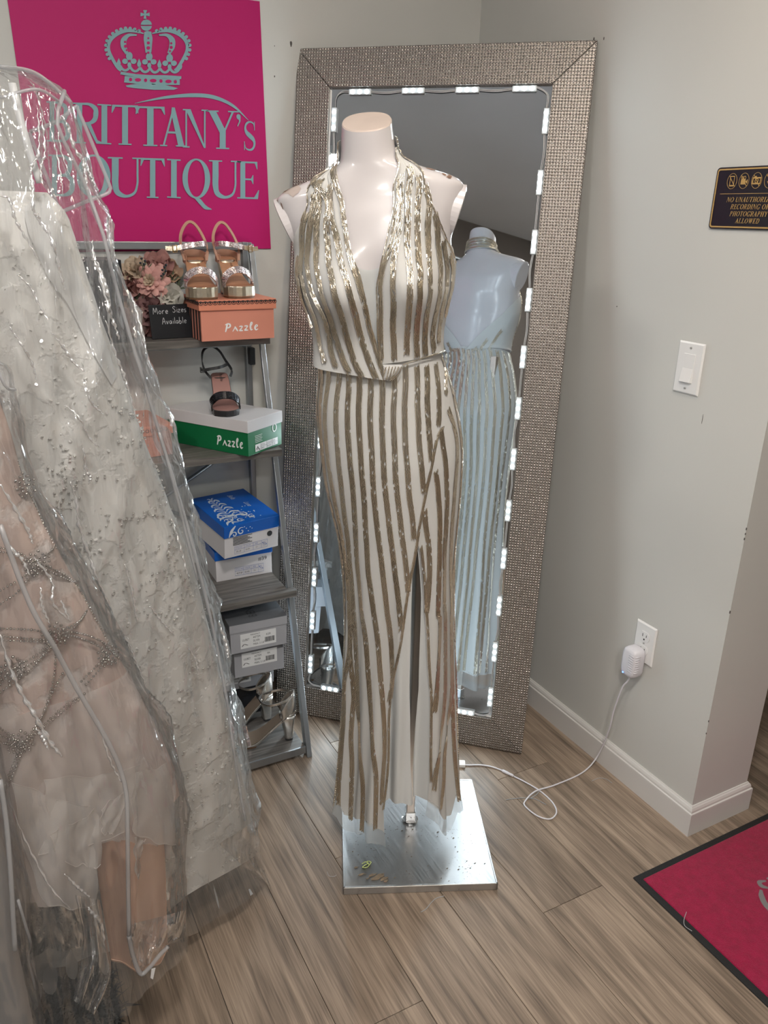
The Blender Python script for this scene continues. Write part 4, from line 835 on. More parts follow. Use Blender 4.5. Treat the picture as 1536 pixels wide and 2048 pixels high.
# ------------------------------------------------------------------ ladder shelf
M['rail'] = pbr('shelf_grey_steel', (.33, .35, .37), .35, metal=.85, bump=.05, bscale=200)
def board_mat():
    m, nt, out = newmat('shelf_grey_oak'); b = N(nt, 'BsdfPrincipled', i_Roughness=.45); nt.links.new(b.outputs[0], out.inputs[0])
    n = N(nt, 'TexNoise', i_Vector=coords(nt, (.06, 1, 1)), i_Scale=90.0, i_Detail=4.0, i_Distortion=.6); r = N(nt, 'ValToRGB', i_0=n.outputs[0]); e = r.color_ramp.elements
    e[0].position = .3; e[0].color = (.050, .046, .042, 1); e[1].position = .72; e[1].color = (.19, .175, .16, 1); nt.links.new(r.outputs[0], b.inputs['Base Color']); return m
M['board'] = board_mat(); M['blackplastic'] = pbr('black_plastic', (.015, .016, .018), .4)
SX0, SX1 = .13, .764
lad = thing('ladder_shelf', 'grey four-tier ladder shelf with steel rails and dark oak boards under the pink poster', 'shelf', ((SX0 + SX1) / 2, 2.0, 0))
RY = lambda z: 1.797 + .318 * z
BY = lambda z: np.interp(z, [0, .487, .884, 1.185], [1.795, 1.925, 2.016, 2.09])      # front edge of the boards
def rail(x, lean):
    q4 = ((-.008, 0, 0), (.008, 0, 0), (.008, .026, 0), (-.008, .026, 0)); a, b = np.array([x, RY(0), 0]), np.array([x + lean * 1.42, RY(1.42), 1.42])
    obj('front_rail', MB().add([a + np.array(q) for q in q4] + [b + np.array(q) * np.array([1, .3, 1]) for q in q4], [(0, 3, 2, 1), (4, 5, 6, 7), (0, 1, 5, 4), (1, 2, 6, 5), (2, 3, 7, 6), (3, 0, 4, 7)]), M['rail'], lad, bevel=.002)
    xb = x + lean * 1.0
    obj('back_rail', MB().box((xb - .020, 2.240, 0), (xb - .004, 2.2625, 1.425)), M['rail'], lad, bevel=.002)
    obj('hinge', MB().box((xb - .016, 2.222, 1.085), (xb + .001, 2.240, 1.135)), M['blackplastic'], lad, bevel=.003)
rail(SX0 + .008, -.02); rail(SX1 - .016, .02)
obj('top_rail', MB().box((SX0 - .02, 2.242, 1.404), (SX1 + .012, 2.262, 1.424)), M['rail'], lad, bevel=.002)
SHZ = [.036, .487, .884, 1.185]
for i, z in enumerate(SHZ):
    y0 = BY(z)
    if i == 0: obj('shelf_board', MB().box((SX0 + .018, y0 + .006, z - .018), (SX1 - .026, 2.238, z)), M['board'], lad, bevel=.001); obj('shelf_rail', MB().box((SX0 + .018, y0, z - .022), (SX1 - .026, y0 + .0055, z + .001)), M['rail'], lad)
    else:
        xr = SX1 + .003; obj('shelf_board', MB().box((SX0 - .006, y0, z - .02), (xr, RY(z) - .002, z)), M['board'], lad, bevel=.001)
        obj('shelf_board', MB().box((SX0 + .02, RY(z) - .0018, z - .02), (SX1 - .028 + .018 * z, 2.238, z)), M['board'], lad, bevel=.001)
        obj('shelf_rail', MB().box((SX0 + .016, RY(z) + .002, z - .036), (SX1 - .02, RY(z) + .014, z - .021)), M['rail'], lad)
for xa, za, xb, zb in ((SX0 + .02, .52, SX1 - .02, .86), (SX1 - .02, .52, SX0 + .02, .86), (SX1 - .05, 1.16, SX1 - .008, 1.13)):
    pa, pb = (xa, 2.247, za), (xb, 2.247, zb)
    obj('cross_brace', MB().tube([pa, pb], .006, 8), M['rail'], lad, smooth=True)
# ------------------------------------------------------------------ shoe boxes
def card(name, c, rough=.45, var=.03): return pbr(name, c, rough, spec=.35, var=var, vscale=12)
M['coral'] = card('coral_card', (.66, .245, .155)); M['coral2'] = card('coral_card_front', (.62, .25, .18)); M['green'] = card('green_card', (.004, .135, .045)); M['whitecard'] = card('white_card', (.62, .60, .61), .3); M['blue'] = card('blue_card', (.005, .095, .42), .3); M['greycard'] = card('grey_card', (.36, .36, .38)); M['greylid'] = card('dark_grey_lid', (.12, .125, .135), .35); M['blackcard'] = card('black_card', (.012, .013, .016), .4)
M['whiteink'] = pbr('white_ink', (.78, .78, .78), .5); M['blackink'] = pbr('black_ink', (.012, .012, .014), .5); M['blueink'] = pbr('blue_ink', (.12, .18, .42), .5); M['silverfoil'] = pbr('silver_foil', (.66, .72, .78), .3, metal=.25); M['label'] = pbr('white_label_paper', (.74, .74, .74), .5); M['greyink'] = pbr('dark_grey_ink', (.05, .055, .06), .5)
class Box:
    """O = nearest bottom corner, ex along the front, ey depth"""
    def __init__(s, name, label, O, ang, w, d, h, lid, mb_, ml_, over=.0025, tilt=0.0, side=90):
        s.O = np.array(O, float); a = math.radians(ang); s.ex = np.array([math.cos(a), math.sin(a), 0]); s.ey = np.array([-math.sin(a), math.cos(a), 0]) * math.cos(tilt) + np.array([0, 0, math.sin(tilt)]); s.ez = np.cross(s.ex, s.ey)
        s.w, s.d, s.h, s.lid, s.over = w, d, h, lid, over
        s.t = thing(name, label, 'shoe box', s.O + s.ex * w / 2 + s.ey * d / 2, 'shoe boxes on the ladder shelf')
        o_ = over; s.body = obj('box_body', MB().obox(s.O, s.ex * w, s.ey * d, s.ez * (h - .003)), mb_, s.t, bevel=.0008)
        s.lido = obj('lid', MB().obox(s.O - s.ex * o_ - s.ey * o_ + s.ez * (h - lid), s.ex * (w + 2 * o_), s.ey * (d + 2 * o_), s.ez * lid), ml_, s.t, bevel=.0012)
    def front(s, x, y, d=.0006): return s.O + s.ex * x + s.ez * y - s.ey * d
    def right(s, x, y, d=.0006): return s.O + s.ex * (s.w + d) + s.ey * x + s.ez * y
    def left(s, x, y, d=.0006): return s.O - s.ex * d + s.ey * (s.d - x) + s.ez * y
    def top(s, x, y, d=.0006): return s.O + s.ex * x + s.ey * y + s.ez * (s.h + d)
    def ink(s, name, polys, fn, m, n, par=None): return obj(name, flat(polys, fn, np.array(n) * .0003), m, par or s.t)
    def text(s, name, txt, h, fn, m, **k): return obj(name, sans(txt, h, fn, 0, **k), m, s.t)
def mv(fn, ox, oy, k=1.0, kx=None): kx = kx or k; return lambda x, y: fn(ox + x * kx, oy + y * k)
# coral box with striped side, scalloped lid edge
ob = Box('coral_shoe_box', 'coral pink shoe box with black scalloped lid trim on the upper shelf', (.567, 2.052, 1.1855), 1.5, .2, .17, .104, .026, M['coral2'], M['coral'], .0055)
ob.ink('logo', PAZZLE, mv(ob.front, .062, .022, .021, .0222), M['whiteink'], -ob.ey)
for i in range(7): ob.ink('stripe', rc(0, 0, .0105, .078), mv(ob.left, .008 + i * .024, 0), M['blackink'], -ob.ex)
sc = []; lf = lambda x, y: ob.front(x, y, .0062)
sc += rc(-.005, .0985, .205, .1005)
for i in range(17): cx = -.0005 + i * .01256; sc += ring2((cx, .0968), .0058, .0052, .0013, n=12) + disc((cx, .0968), .0019, .0019, 8)
ob.ink('lace_print', sc, lf, M['blackink'], -ob.ey)
sl = []; lf = lambda x, y: ob.O - ob.ex * .0062 + ob.ey * x + ob.ez * y
sl += rc(-.005, .0985, .175, .1005)
for i in range(14): cx = 0 + i * .01256; sl += ring2((cx, .0968), .0058, .0052, .0013, n=12) + disc((cx, .0968), .0019, .0019, 8)
ob.ink('lace_print', sl, lf, M['blackink'], -ob.ex)
# green box with white lid, turned corner-on
gb = Box('green_shoe_box', 'green shoe box with white lid standing corner-first on the second shelf', (.656, 1.981, .8845), 33, .152, .285, .098, .033, M['green'], M['whitecard'], .0025)
gb.ink('logo', PAZZLE, lambda x, y: gb.left(.178 + x * .0218, .018 + y * .026), M['whiteink'], -gb.ex)
gb.ink('end_ring', ring2((.118, .056), .0105, .0125, .0035, n=30), gb.front, M['whiteink'], -gb.ey)
gb.ink('size_label', rc(.03, .006, .132, .026), gb.front, M['label'], -gb.ey)
for i in range(5): gb.ink('fine_print', rc(.030, .0315 + i * .0045, .062 - .003 * (i % 2), .0325 + i * .0045), gb.front, M['whiteink'], -gb.ey)
gl = lambda x, y: gb.front(x, y, .0012)
for t_, x, y in (('STYLE', .056, .0185), ('COLOR', .083, .0185), ('SIZE', .108, .0185), ('00871', .056, .009), ('BLACK', .083, .009), ('7.5', .112, .009)): gb.text('label_text', t_, .0042, mv(gl, x, y), M['greyink'])
gb.ink('label_grid', rc(.054, .006, .0545, .026) + rc(.081, .006, .0815, .026) + rc(.106, .006, .1065, .026) + rc(.054, .016, .132, .0164) + rib([(.036, .009), (.04, .02), (.044, .012), (.05, .01)], .0014, 14) + rib([(.034, .014), (.042, .016), (.048, .008)], .0012, 12), gl, M['greyink'], -gb.ey)
# two blue-lidded boxes
def blue_label(b, x0, y0, wd, hh, style, size, num):
    g = lambda x, y: b.front(x0 + x * wd, y0 + y * hh, .0009)
    b.ink('label_grid', rc(0, 0, 1, .02) + rc(0, .98, 1, 1) + rc(0, 0, .004, 1) + rc(.996, 0, 1, 1) + rc(.29, 0, .295, 1) + rc(.56, 0, .565, 1) + rc(.81, 0, .815, 1) + rc(0, .56, .81, .58), g, M['blueink'], -b.ey)
    for t_, x, y, s_ in (('STYLE NO.', .03, .68, .2), ('COLOR', .33, .68, .2), ('SIZE', .62, .68, .2), (style, .05, .16, .24), ('SILVER', .33, .18, .2), (size, .64, .18, .2)): b.text('label_text', t_, s_ * hh, lambda X, Y, x=x, y=y: b.front(x0 + x * wd + X * .9, y0 + y * hh + Y, .0009), M['blueink'] if y > .5 else M['greyink'], squeeze=.8)
    b.ink('shoe_sketch', rib([(.84, .75), (.88, .5), (.93, .55), (.97, .35), (.86, .3)], .02, 20) + rib([(.86, .7), (.94, .78)], .02, 8), g, M['blueink'], -b.ey)
b2 = Box('blue_shoe_box', 'white shoe box with blue lid priced 39, lower of two on the third shelf', (.575, 2.072, .4875), -1, .17, .175, .095, .028, M['whitecard'], M['blue'], .0025)
blue_label(b2, .056, .010, .088, .026, '45773P', '7.0', 1); b2.text('price', '#39', .0125, mv(b2.front, .128, .046), M['blackink'])
b1 = Box('blue_shoe_box', 'blue-topped shoe box with silver flourish print, upper of two on the third shelf', (.583, 2.005, .5865), 9.5, .172, .215, .1, .036, M['whitecard'], M['blue'], .0028, tilt=math.radians(5))
blue_label(b1, .030, .008, .106, .024, 'SPL-04', '6.5', 1)
for i in range(7): b1.ink('fine_print', rc(.026, .036 + i * .0038, .086 - .007 * (i % 3), .038 + i * .0038), b1.front, M['greyink'], -b1.ey)
b1.ink('finger_hole', disc((.143, .048), .0085, .0085, 24), mv(b1.front, 0, 0), M['blackink'], -b1.ey)
fo_ = []
def spiral(c, r, a0, turns, w_, sgn=1): return rib([(c[0] + r * (1 - t) ** .8 * math.cos(a0 + sgn * turns * 2 * math.pi * t), c[1] + r * (1 - t) ** .8 * math.sin(a0 + sgn * turns * 2 * math.pi * t)) for t in np.linspace(0, .92, 14)], [w_ * .3, w_, w_ * .8, w_ * .5], 30)
for k in range(5):
    yy = .055 + .03 * k; ww = .03 * (1 - k / 6.5); 
    for sg_ in (-1, 1): fo_ += rib([(.05 + .0 * k, yy - .012), (.05 + sg_ * ww * .6, yy), (.05 + sg_ * ww * 1.2, yy - .006), (.05 + sg_ * ww * 1.4, yy - .016)], [.001, .007, .006, .001], 16) + rib([(.05, yy), (.05 + sg_ * ww * .4, yy + .014), (.05 + sg_ * ww * .9, yy + .015)], [.001, .004, .001], 12)
fo_ += spiral((.022, .06), .015, 0, 1.3, .005) + spiral((.085, .052), .014, 2, 1.3, .005, -1) + spiral((.102, .03), .012, 1, 1.2, .004) + spiral((.03, .03), .014, 3, 1.2, .005, -1) + spiral((.06, .02), .011, .5, 1.3, .004)
fo_ += disc((.05, .058), .012, .006) + rib([(.012, .004), (.02, .02), (.04, .03), (.05, .05)], [.002, .008, .005, .002], 16) + rib([(.03, .004), (.034, .016), (.05, .012)], [.002, .007, .002], 14)
for i in range(46): a = rng.random(); fo_ += disc((.01 + .115 * rng.random(), .015 + .16 * rng.random() * rng.random()), .0012 + .0014 * rng.random(), None, 7)
b1.ink('foil_flourish', fo_, b1.top, M['silverfoil'], b1.ez)['kind'] = 'stuff'
b1.ink('foil_flourish', rib([(.012, .066), (.02, .084), (.032, .098)], [.002, .009, .003], 12) + spiral((.05, .078), .012, 1, 1.2, .004) + spiral((.028, .072), .009, 3, 1.2, .004, -1) + sum([disc((.06 + .006 * i, .07 + .02 * rng.random()), .0015, None, 7) for i in range(5)], []), lambda x, y: b1.front(x, y, .0034), M['silverfoil'], -b1.ey)['kind'] = 'stuff'
def script(txt, fn, h, m, par, shear=.35): return obj('foil_script', sans(txt, h, fn, 0, shear=shear, squeeze=.75), m, par)
script('Bella', lambda x, y: b1.top(.104 + y, .19 - x), .016, M['silverfoil'], b1.t); script('Luna', lambda x, y: b1.top(.124 + y, .125 - x), .016, M['silverfoil'], b1.t)
# grey boxes and the black one on the bottom shelf
def barcode_label(b, x0, y0, wd, hh, big):
    b.ink('size_label', rc(x0, y0, x0 + wd, y0 + hh), b.front, M['label'], -b.ey)
    f_ = lambda x, y: b.front(x0 + x * wd, y0 + y * hh, .0012)
    for t_, x, y, s_ in (('LILIBET', .05, .52, .15), ('4477SM', .35, .6, .15), ('SILVER', .35, .36, .15), ('MANUFACT', .28, .82, .12), (big, .72, .64, .15), ('MAN. 3 1/4"', .35, .12, .15)): b.text('label_text', t_, s_ * hh, lambda X, Y, x=x, y=y: b.front(x0 + x * wd + X, y0 + y * hh + Y, .0012), M['greyink'], squeeze=.7)
    bars = []; x = .68
    while x < .93: w_ = .008 + .014 * rng.random(); bars += rc(x, .18, x + w_, .52); x += w_ + .007 + .01 * rng.random()
    b.ink('barcode', bars, f_, M['greyink'], -b.ey); b.ink('shoe_sketch', rib([(.04, .16), (.1, .3), (.2, .2)], .02, 10), f_, M['greyink'], -b.ey)
g1 = Box('grey_shoe_box', 'grey shoe box with dark grey lid, topmost of the stack on the bottom shelf', (.562, 1.918, .330), -2.5, .165, .26, .092, .026, M['greycard'], M['greylid'], .002)
barcode_label(g1, .028, .012, .105, .046, '8.5M')
g1.text('brand_print', 'BENJ', .026, lambda x, y: g1.top(.088 - y, .026 + x), M['greyink'], squeeze=.9)
# lid sides lighter than its top
g1.ink('lid_edge', rc(-.002, .0665, .167, .0915), lambda x, y: g1.front(x, y, .0024), M['greycard'], -g1.ey)
g2 = Box('grey_shoe_box', 'plain grey shoe box with barcode label, second of the stack on the bottom shelf', (.575, 1.935, .2395), -3, .148, .26, .09, .02, M['greycard'], M['greycard'], .0)
barcode_label(g2, .022, .03, .105, .046, '9M')
g3 = Box('grey_shoe_box', 'plain grey shoe box behind the silver heels, third of the stack on the bottom shelf', (.562, 2.034, .138), -4, .162, .185, .1, .03, M['greycard'], M['greycard'], .002)
barcode_label(g3, .01, .02, .08, .04, '8M')
bb = Box('black_shoe_box', 'black shoe box at the base of the stack on the bottom shelf', (.53, 2.032, .0365), 0, .19, .19, .1, .03, M['blackcard'], M['blackcard'], .0015)
# coral box half hidden behind the garment bag on the second shelf
cb = Box('coral_shoe_box', 'coral shoe box seen dimly through the clear bag on the second shelf', (.30, 2.06, .885), 8, .18, .19, .085, .026, M['coral2'], M['coral'], .004)
cb.ink('lace_print', sum([ring2((.0 + i * .0126, .073), .005, .005, .0013, n=10) for i in range(14)], []), lambda x, y: cb.front(x, y, .0046), M['blackink'], -cb.ey)
kb = Box('dark_storage_box', 'tall dark box seen dimly through the clear bag on the upper shelf', (.19, 2.10, 1.1855), 3, .2, .14, .2, .04, M['blackcard'], M['blackcard'], .002)
# ------------------------------------------------------------------ chalkboard card
ch = thing('chalkboard_card', 'small black chalkboard card leaning beside the coral box', 'sign', (.515, 2.14, 1.186))
Oc = np.array([.457, 2.128, 1.1858]); exc = np.array([.118, .012, 0]); exn = exc / np.linalg.norm(exc); eyc = np.array([-exn[1], exn[0], 0]); ezc = np.array([0, 0, .086]) + eyc * .012
obj('slate', MB().obox(Oc, exc, eyc * .004, ezc), M['blackcard'], ch, bevel=.001)
M['chalk'] = pbr('chalk', (.62, .63, .66), .9)
HW = {'M': [[(0, 0), (.1, 1), (.35, .3), (.6, 1), (.75, 0)]], 'o': [[(.25, .55), (.05, .3), (.25, .02), (.45, .3), (.25, .55)]], 'r': [[(.05, .55), (.08, 0)], [(.08, .35), (.25, .55), (.4, .5)]], 'e': [[(.05, .28), (.42, .34), (.3, .55), (.08, .4), (.15, .05), (.42, .1)]], 'S': [[(.55, .9), (.3, 1.05), (.1, .8), (.35, .55), (.5, .25), (.25, 0), (.02, .15)]], 'i': [[(.12, .5), (.12, .02)], [(.12, .72), (.13, .76)]], 'z': [[(.02, .5), (.4, .5), (.02, .02), (.42, .02)]], 's': [[(.38, .5), (.1, .5), (.12, .3), (.34, .2), (.25, 0), (.02, .05)]], 'A': [[(0, 0), (.3, 1.05), (.55, 0)], [(.1, .38), (.5, .4)]], 'v': [[(.02, .5), (.18, .02), (.36, .52)]], 'a': [[(.38, .48), (.15, .5), (.05, .2), (.2, .02), (.36, .3), (.38, .5), (.42, .02)]], 'l': [[(.12, 1.05), (.1, .02)]], 'b': [[(.08, 1.05), (.06, .02), (.3, .05), (.38, .3), (.2, .45), (.07, .3)]]}
def hand(txt, x, y, k, par):
    ps = []
    for c in txt:
        if c == ' ': x += .6 * k; continue
        for st in HW[c]: ps += rib([(x + a * k, y + b * k) for a, b in st], .0011, max(8, len(st) * 5))
        x += (max(a for st in HW[c] for a, b in st) + .16) * k
    obj('chalk_writing', flat(ps, lambda a, b: Oc + exn * a + ezc * (b / .086) - eyc * .0006, -eyc * .0003), M['chalk'], par)
hand('More', .010, .063, .0155, ch); hand('Sizes', .062, .0655, .0145, ch); hand('Available', .031, .037, .0155, ch)
# ------------------------------------------------------------------ flower arrangement
fa = thing('flower_arrangement', 'bunch of pink, mauve and white artificial flowers behind the chalkboard card', 'flowers', (.43, 2.17, 1.186))
FC = {'pink': (.74, .43, .39), 'peach': (.60, .42, .30), 'mauve': (.33, .19, .19), 'white': (.66, .64, .58), 'dusty': (.44, .24, .22), 'cream': (.62, .5, .38)}
FM = {k: cloth('petal_' + k, v, transl=.25, var=.14) for k, v in FC.items()}; M['leafy'] = cloth('dusty_leaf', (.16, .19, .13), transl=.2, var=.15); M['berry'] = pbr('dark_berry', (.02, .025, .035), .4); M['stem'] = pbr('stem_green', (.07, .1, .06), .7)
VD = -FW; VX = R2; VY = U2
def petal(c, d, side, length, width, cup, n=6, curl=.3):
    """petal from c along d; side = width axis"""
    nrm = np.cross(side, d); rows = []
    for i in range(n + 1):
        t = i / n; wd = width * math.sin(math.pi * (.12 + .80 * t)) ** .8; p = c + d * length * t + nrm * cup * length * (t ** 2)
        rows.append([p + side * wd * u + nrm * wd * .5 * (u * u) * curl for u in (-1, -.5, 0, .5, 1)])
    return MB().loft(rows, False)
def flower(px_, py_, depth_y, R, kind, m, m2=None, tiltv=(0, 0)):
    c = at_y(px_, py_, depth_y); ax = VD + VX * tiltv[0] + VY * tiltv[1]; ax /= np.linalg.norm(ax); u = np.cross(ax, np.array([0, 0, 1.0])); u /= np.linalg.norm(u); v = np.cross(ax, u)
    head = obj('flower_head', MB().ball(c, R * .22, 10), m2 or m, fa, smooth=True)
    if kind == 'dahlia':
        for ring, (nn, le, wd, el) in enumerate(((12, 1.0, .30, .05), (11, .82, .24, .38), (9, .58, .16, .75), (8, .40, .12, 1.05), (6, .28, .09, 1.35))):
            for i in range(nn):
                a = 2 * math.pi * (i + .5 * (ring % 2)) / nn + .12 * rng.normal(); r_ = u * math.cos(a) + v * math.sin(a); s_ = -u * math.sin(a) + v * math.cos(a); d = r_ * math.cos(el) + ax * math.sin(el)
                obj('petal', petal(c + r_ * R * .06 + ax * R * .05 * ring, d, s_, R * le * (1 + .07 * rng.normal()), R * wd, .18, curl=.8), m if ring < 3 else (m2 or m), head, smooth=True)
    else:
        for ring, (nn, le, wd, el) in enumerate(((6, .95, .62, .15), (5, .82, .55, .6), (4, .68, .46, .98), (4, .52, .34, 1.22), (3, .40, .24, 1.4))):
            for i in range(nn):
                a = 2 * math.pi * (i + .4 * ring) / nn + .15 * rng.normal(); r_ = u * math.cos(a) + v * math.sin(a); s_ = -u * math.sin(a) + v * math.cos(a); d = r_ * math.cos(el) + ax * math.sin(el)
                obj('petal', petal(c + r_ * R * .14 * (1 - ring / 6) + ax * R * .02 * ring, d, s_, R * le, R * wd, -.35 if ring < 2 else .05, curl=1.3), m, head, smooth=True)
flower(302, 563, 2.185, .047, 'dahlia', FM['pink'], FM['cream'], (0, -.1))
flower(338, 596, 2.18, .038, 'rose', FM['white'], None, (.2, -.1))
flower(300, 618, 2.19, .044, 'rose', FM['mauve'], None, (-.1, -.1))
flower(270, 541, 2.22, .036, 'rose', FM['cream'], None, (-.3, .4)); flower(318, 530, 2.225, .04, 'rose', FM['dusty'], None, (.2, .5)); flower(338, 545, 2.225, .034, 'rose', FM['peach'], None, (.5, .4)); flower(258, 575, 2.215, .036, 'rose', FM['dusty'], None, (-.5, 0)); flower(285, 668, 2.21, .034, 'rose', FM['dusty'], None, (-.2, -.3)); flower(264, 625, 2.215, .036, 'rose', FM['peach'], None, (-.3, 0))
for bx, by, tips in ((285, 540, [(283, 517), (290, 522), (281, 526), (288, 528)]), (326, 552, [(329, 534), (332, 530), (325, 540), (331, 542)]), (322, 560, [(327, 548), (323, 552)])):
    for tx, ty in tips:
        a, b = at_y(bx, by, 2.15), at_y(tx, ty, 2.15); sp_ = obj('berry_sprig', MB().tube([a, (a + b) / 2 + np.array([.003, 0, 0]), b], .0009, 5), M['stem'], fa)
        obj('berry', MB().ball(b, .0036, 8), M['berry'], sp_, smooth=True)
for bx, by, n_ in ((292, 543, 9), (346, 562, 9), (356, 578, 7), (270, 600, 4)):
    a = at_y(bx, by, 2.205)
    for i in range(n_):
        d = VX * rng.normal() * .7 + VY * abs(rng.normal()) + VD * rng.normal() * .5; d /= np.linalg.norm(d); s_ = np.cross(d, VD); s_ /= np.linalg.norm(s_)
        obj('leaf', petal(a, d, s_, .024 + .01 * rng.random(), .0022, .1, 4), M['leafy'], fa, smooth=True)
obj('flower_pot', MB().loft([[(.43 + r * math.cos(a), 2.205 + r * math.sin(a), z) for a in np.linspace(0, 2 * math.pi, 24, endpoint=False)] for r, z in ((.026, 1.1858), (.032, 1.20), (.034, 1.24), (.033, 1.262), (.028, 1.262), (.026, 1.2))], True, True), pbr('flower_pot_glaze', (.3, .2, .18), .4), fa, smooth=True)
# ------------------------------------------------------------------ shoes
M['goldleather'] = pbr('champagne_metallic_leather', (.66, .58, .45), .28, metal=.9, bump=.15, bscale=120); M['insole'] = pbr('tan_insole', (.42, .21, .115), .6, var=.06, vscale=30); M['tanedge'] = pbr('tan_strap_lining', (.46, .25, .17), .5); M['outsole'] = pbr('brown_outsole', (.13, .065, .03), .5); M['blackleather'] = pbr('black_satin', (.012, .012, .014), .45, sheen=.2); M['pinkinsole'] = pbr('pink_insole', (.36, .19, .165), .6); M['silverleather'] = pbr('silver_metallic_leather', (.76, .74, .71), .25, metal=1, bump=.12, bscale=60); M['greytan'] = pbr('bronze_insole', (.34, .27, .21), .4, metal=.5); M['buckle'] = pbr('gold_buckle', (.75, .50, .18), .2, metal=1)
def glitter(name, c, sc=420):
    m, nt, out = newmat(name); b = N(nt, 'BsdfPrincipled', i_Roughness=.22, i_Metallic=.85); nt.links.new(b.outputs[0], out.inputs[0])
    v = N(nt, 'TexVoronoi', i_Vector=coords(nt), i_Scale=float(sc)); hs = N(nt, 'HueSaturation', i_Color=c4(c)); sep = N(nt, 'SeparateColor', i_Color=v.outputs['Color'])
    mr = N(nt, 'MapRange', i_0=sep.outputs[0], i_3=.35, i_4=1.6); nt.links.new(mr.outputs[0], hs.inputs['Value']); nt.links.new(hs.outputs[0], b.inputs['Base Color'])
    bp = N(nt, 'Bump', i_Strength=1.0, i_Distance=.003, i_Height=v.outputs['Color']); nt.links.new(bp.outputs[0], b.inputs['Normal']); return m
M['rhine'] = glitter('rose_rhinestone', (.80, .66, .66)); M['blackglit'] = glitter('black_glitter', (.035, .035, .04), 300)
class Shoe:
    """local: x across, y toe(0)->heel, z up; placed at O with toe->heel direction"""
    def __init__(s, name, label, O, ang, L, W, plat, heel, group):
        s.O = np.array(O, float); a = math.radians(ang); s.ey = np.array([math.cos(a), math.sin(a), 0]); s.ex = np.array([s.ey[1], -s.ey[0], 0]); s.L, s.W, s.pl, s.he = L, W, plat, heel
        s.t = thing(name, label, 'sandal', s.O + s.ey * L / 2, group)
    def p(s, x, y, z): return s.O + s.ex * x + s.ey * y + np.array([0, 0, z])
    def topz(s, t): return s.pl + (s.he - s.pl) * (0 if t < .3 else (1 if t > .96 else (lambda u: u * u * (3 - 2 * u))((t - .3) / .66)))
    def wd(s, t): return s.W * np.interp(t, [0, .04, .12, .28, .42, .6, .78, .9, .97, 1], [.12, .55, .88, 1.0, .88, .66, .64, .62, .45, .12]) / 2
    def sole(s, m_side, m_in, m_out, th=.012):
        T = np.linspace(0, 1, 34); rings = []; ins = []; outs = []
        for t in T:
            z = s.topz(t); w_ = s.wd(t); y = t * s.L; lo = max(.004 if t < .42 else 0, z - max(s.pl - .004, th) * (1 if t < .36 else np.interp(t, [.36, .55], [1, th / max(s.pl - .004, th)])))
            rings.append([s.p(-w_, y, lo), s.p(-w_ * 1.0, y, z), s.p(w_, y, z), s.p(w_, y, lo)]); ins.append([s.p(-w_ * .94, y, z + .0006), s.p(0, y, z + .0001), s.p(w_ * .94, y, z + .0006)]); outs.append((t, lo, w_, y))
        obj('platform', MB().loft(rings, True, True), m_side, s.t, bevel=.0015)
        obj('insole', MB().loft(ins, False), m_in, s.t, smooth=True)
        f = [o for o in outs if o[0] < .42]; obj('outsole', MB().loft([[s.p(-w_ * .97, y, max(0, lo - .004)), s.p(-w_ * .97, y, lo), s.p(w_ * .97, y, lo), s.p(w_ * .97, y, max(0, lo - .004))] for t, lo, w_, y in f], True, True), m_out, s.t)
    def block(s, m, y0, y1, wtop, wbot, ybot0, ybot1):
        zt = s.topz(.9) - .006; rings = []
        for k in np.linspace(0, 1, 8):
            z = k * zt; w_ = wbot + (wtop - wbot) * k ** 1.6; a = ybot0 + (y0 - ybot0) * k ** 1.5; b = ybot1 + (y1 - ybot1) * k ** 1.2; c_y, r_y = (a + b) / 2, (b - a) / 2
            rings.append([s.p(w_ * np.sign(math.cos(q)) * abs(math.cos(q)) ** .6, c_y + r_y * np.sign(math.sin(q)) * abs(math.sin(q)) ** .6, z) for q in np.linspace(0, 2 * math.pi, 24, endpoint=False)])
        h_ = obj('heel', MB().loft(rings, True, True), m, s.t, smooth=True); obj('heel_tip', MB().loft([[p * 1.0 for p in rings[0]], [p + np.array([0, 0, .004]) + (p - np.mean(rings[0], 0)) * .03 for p in rings[0]]], True, True), M['blackleather'], h_)
    def strap(s, name, pts, wide, m, axis, th=.0016, n=30, m_in=None):
        """flat band along pts (local), 'axis' = local direction of the band's width"""
        P = catmull(pts, n); AX = s.ex * axis[0] + s.ey * axis[1] + np.array([0, 0, 1.0]) * axis[2]; AX /= np.linalg.norm(AX); W3 = np.array([s.p(*q) for q in P]); T = np.gradient(W3, axis=0); T /= np.linalg.norm(T, axis=1, keepdims=True); rings = []
        for p, t in zip(W3, T):
            a = AX - t * (AX @ t); a /= np.linalg.norm(a); b = np.cross(t, a); rings.append([p - a * wide / 2 - b * th / 2, p + a * wide / 2 - b * th / 2, p + a * wide / 2 + b * th / 2, p - a * wide / 2 + b * th / 2])
        o = obj(name, MB().loft(rings, True, True), m, s.t, smooth=False)
        if m_in: obj('strap_lining', MB().loft([[(r[0] + r[1]) / 2 + (r[0] - r[1]) * .54 - (r[3] - r[0]) * .0, (r[0] + r[1]) / 2 - (r[0] - r[1]) * .54, (r[2] + r[3]) / 2 + (r[2] - r[3]) * .54 + (r[2] - r[1]) * -.4, (r[2] + r[3]) / 2 - (r[2] - r[3]) * .54 + (r[2] - r[1]) * -.4] for r in rings], True, True), m_in, o)
        return o
TOPZ = 1.1855 + .104 + .0006
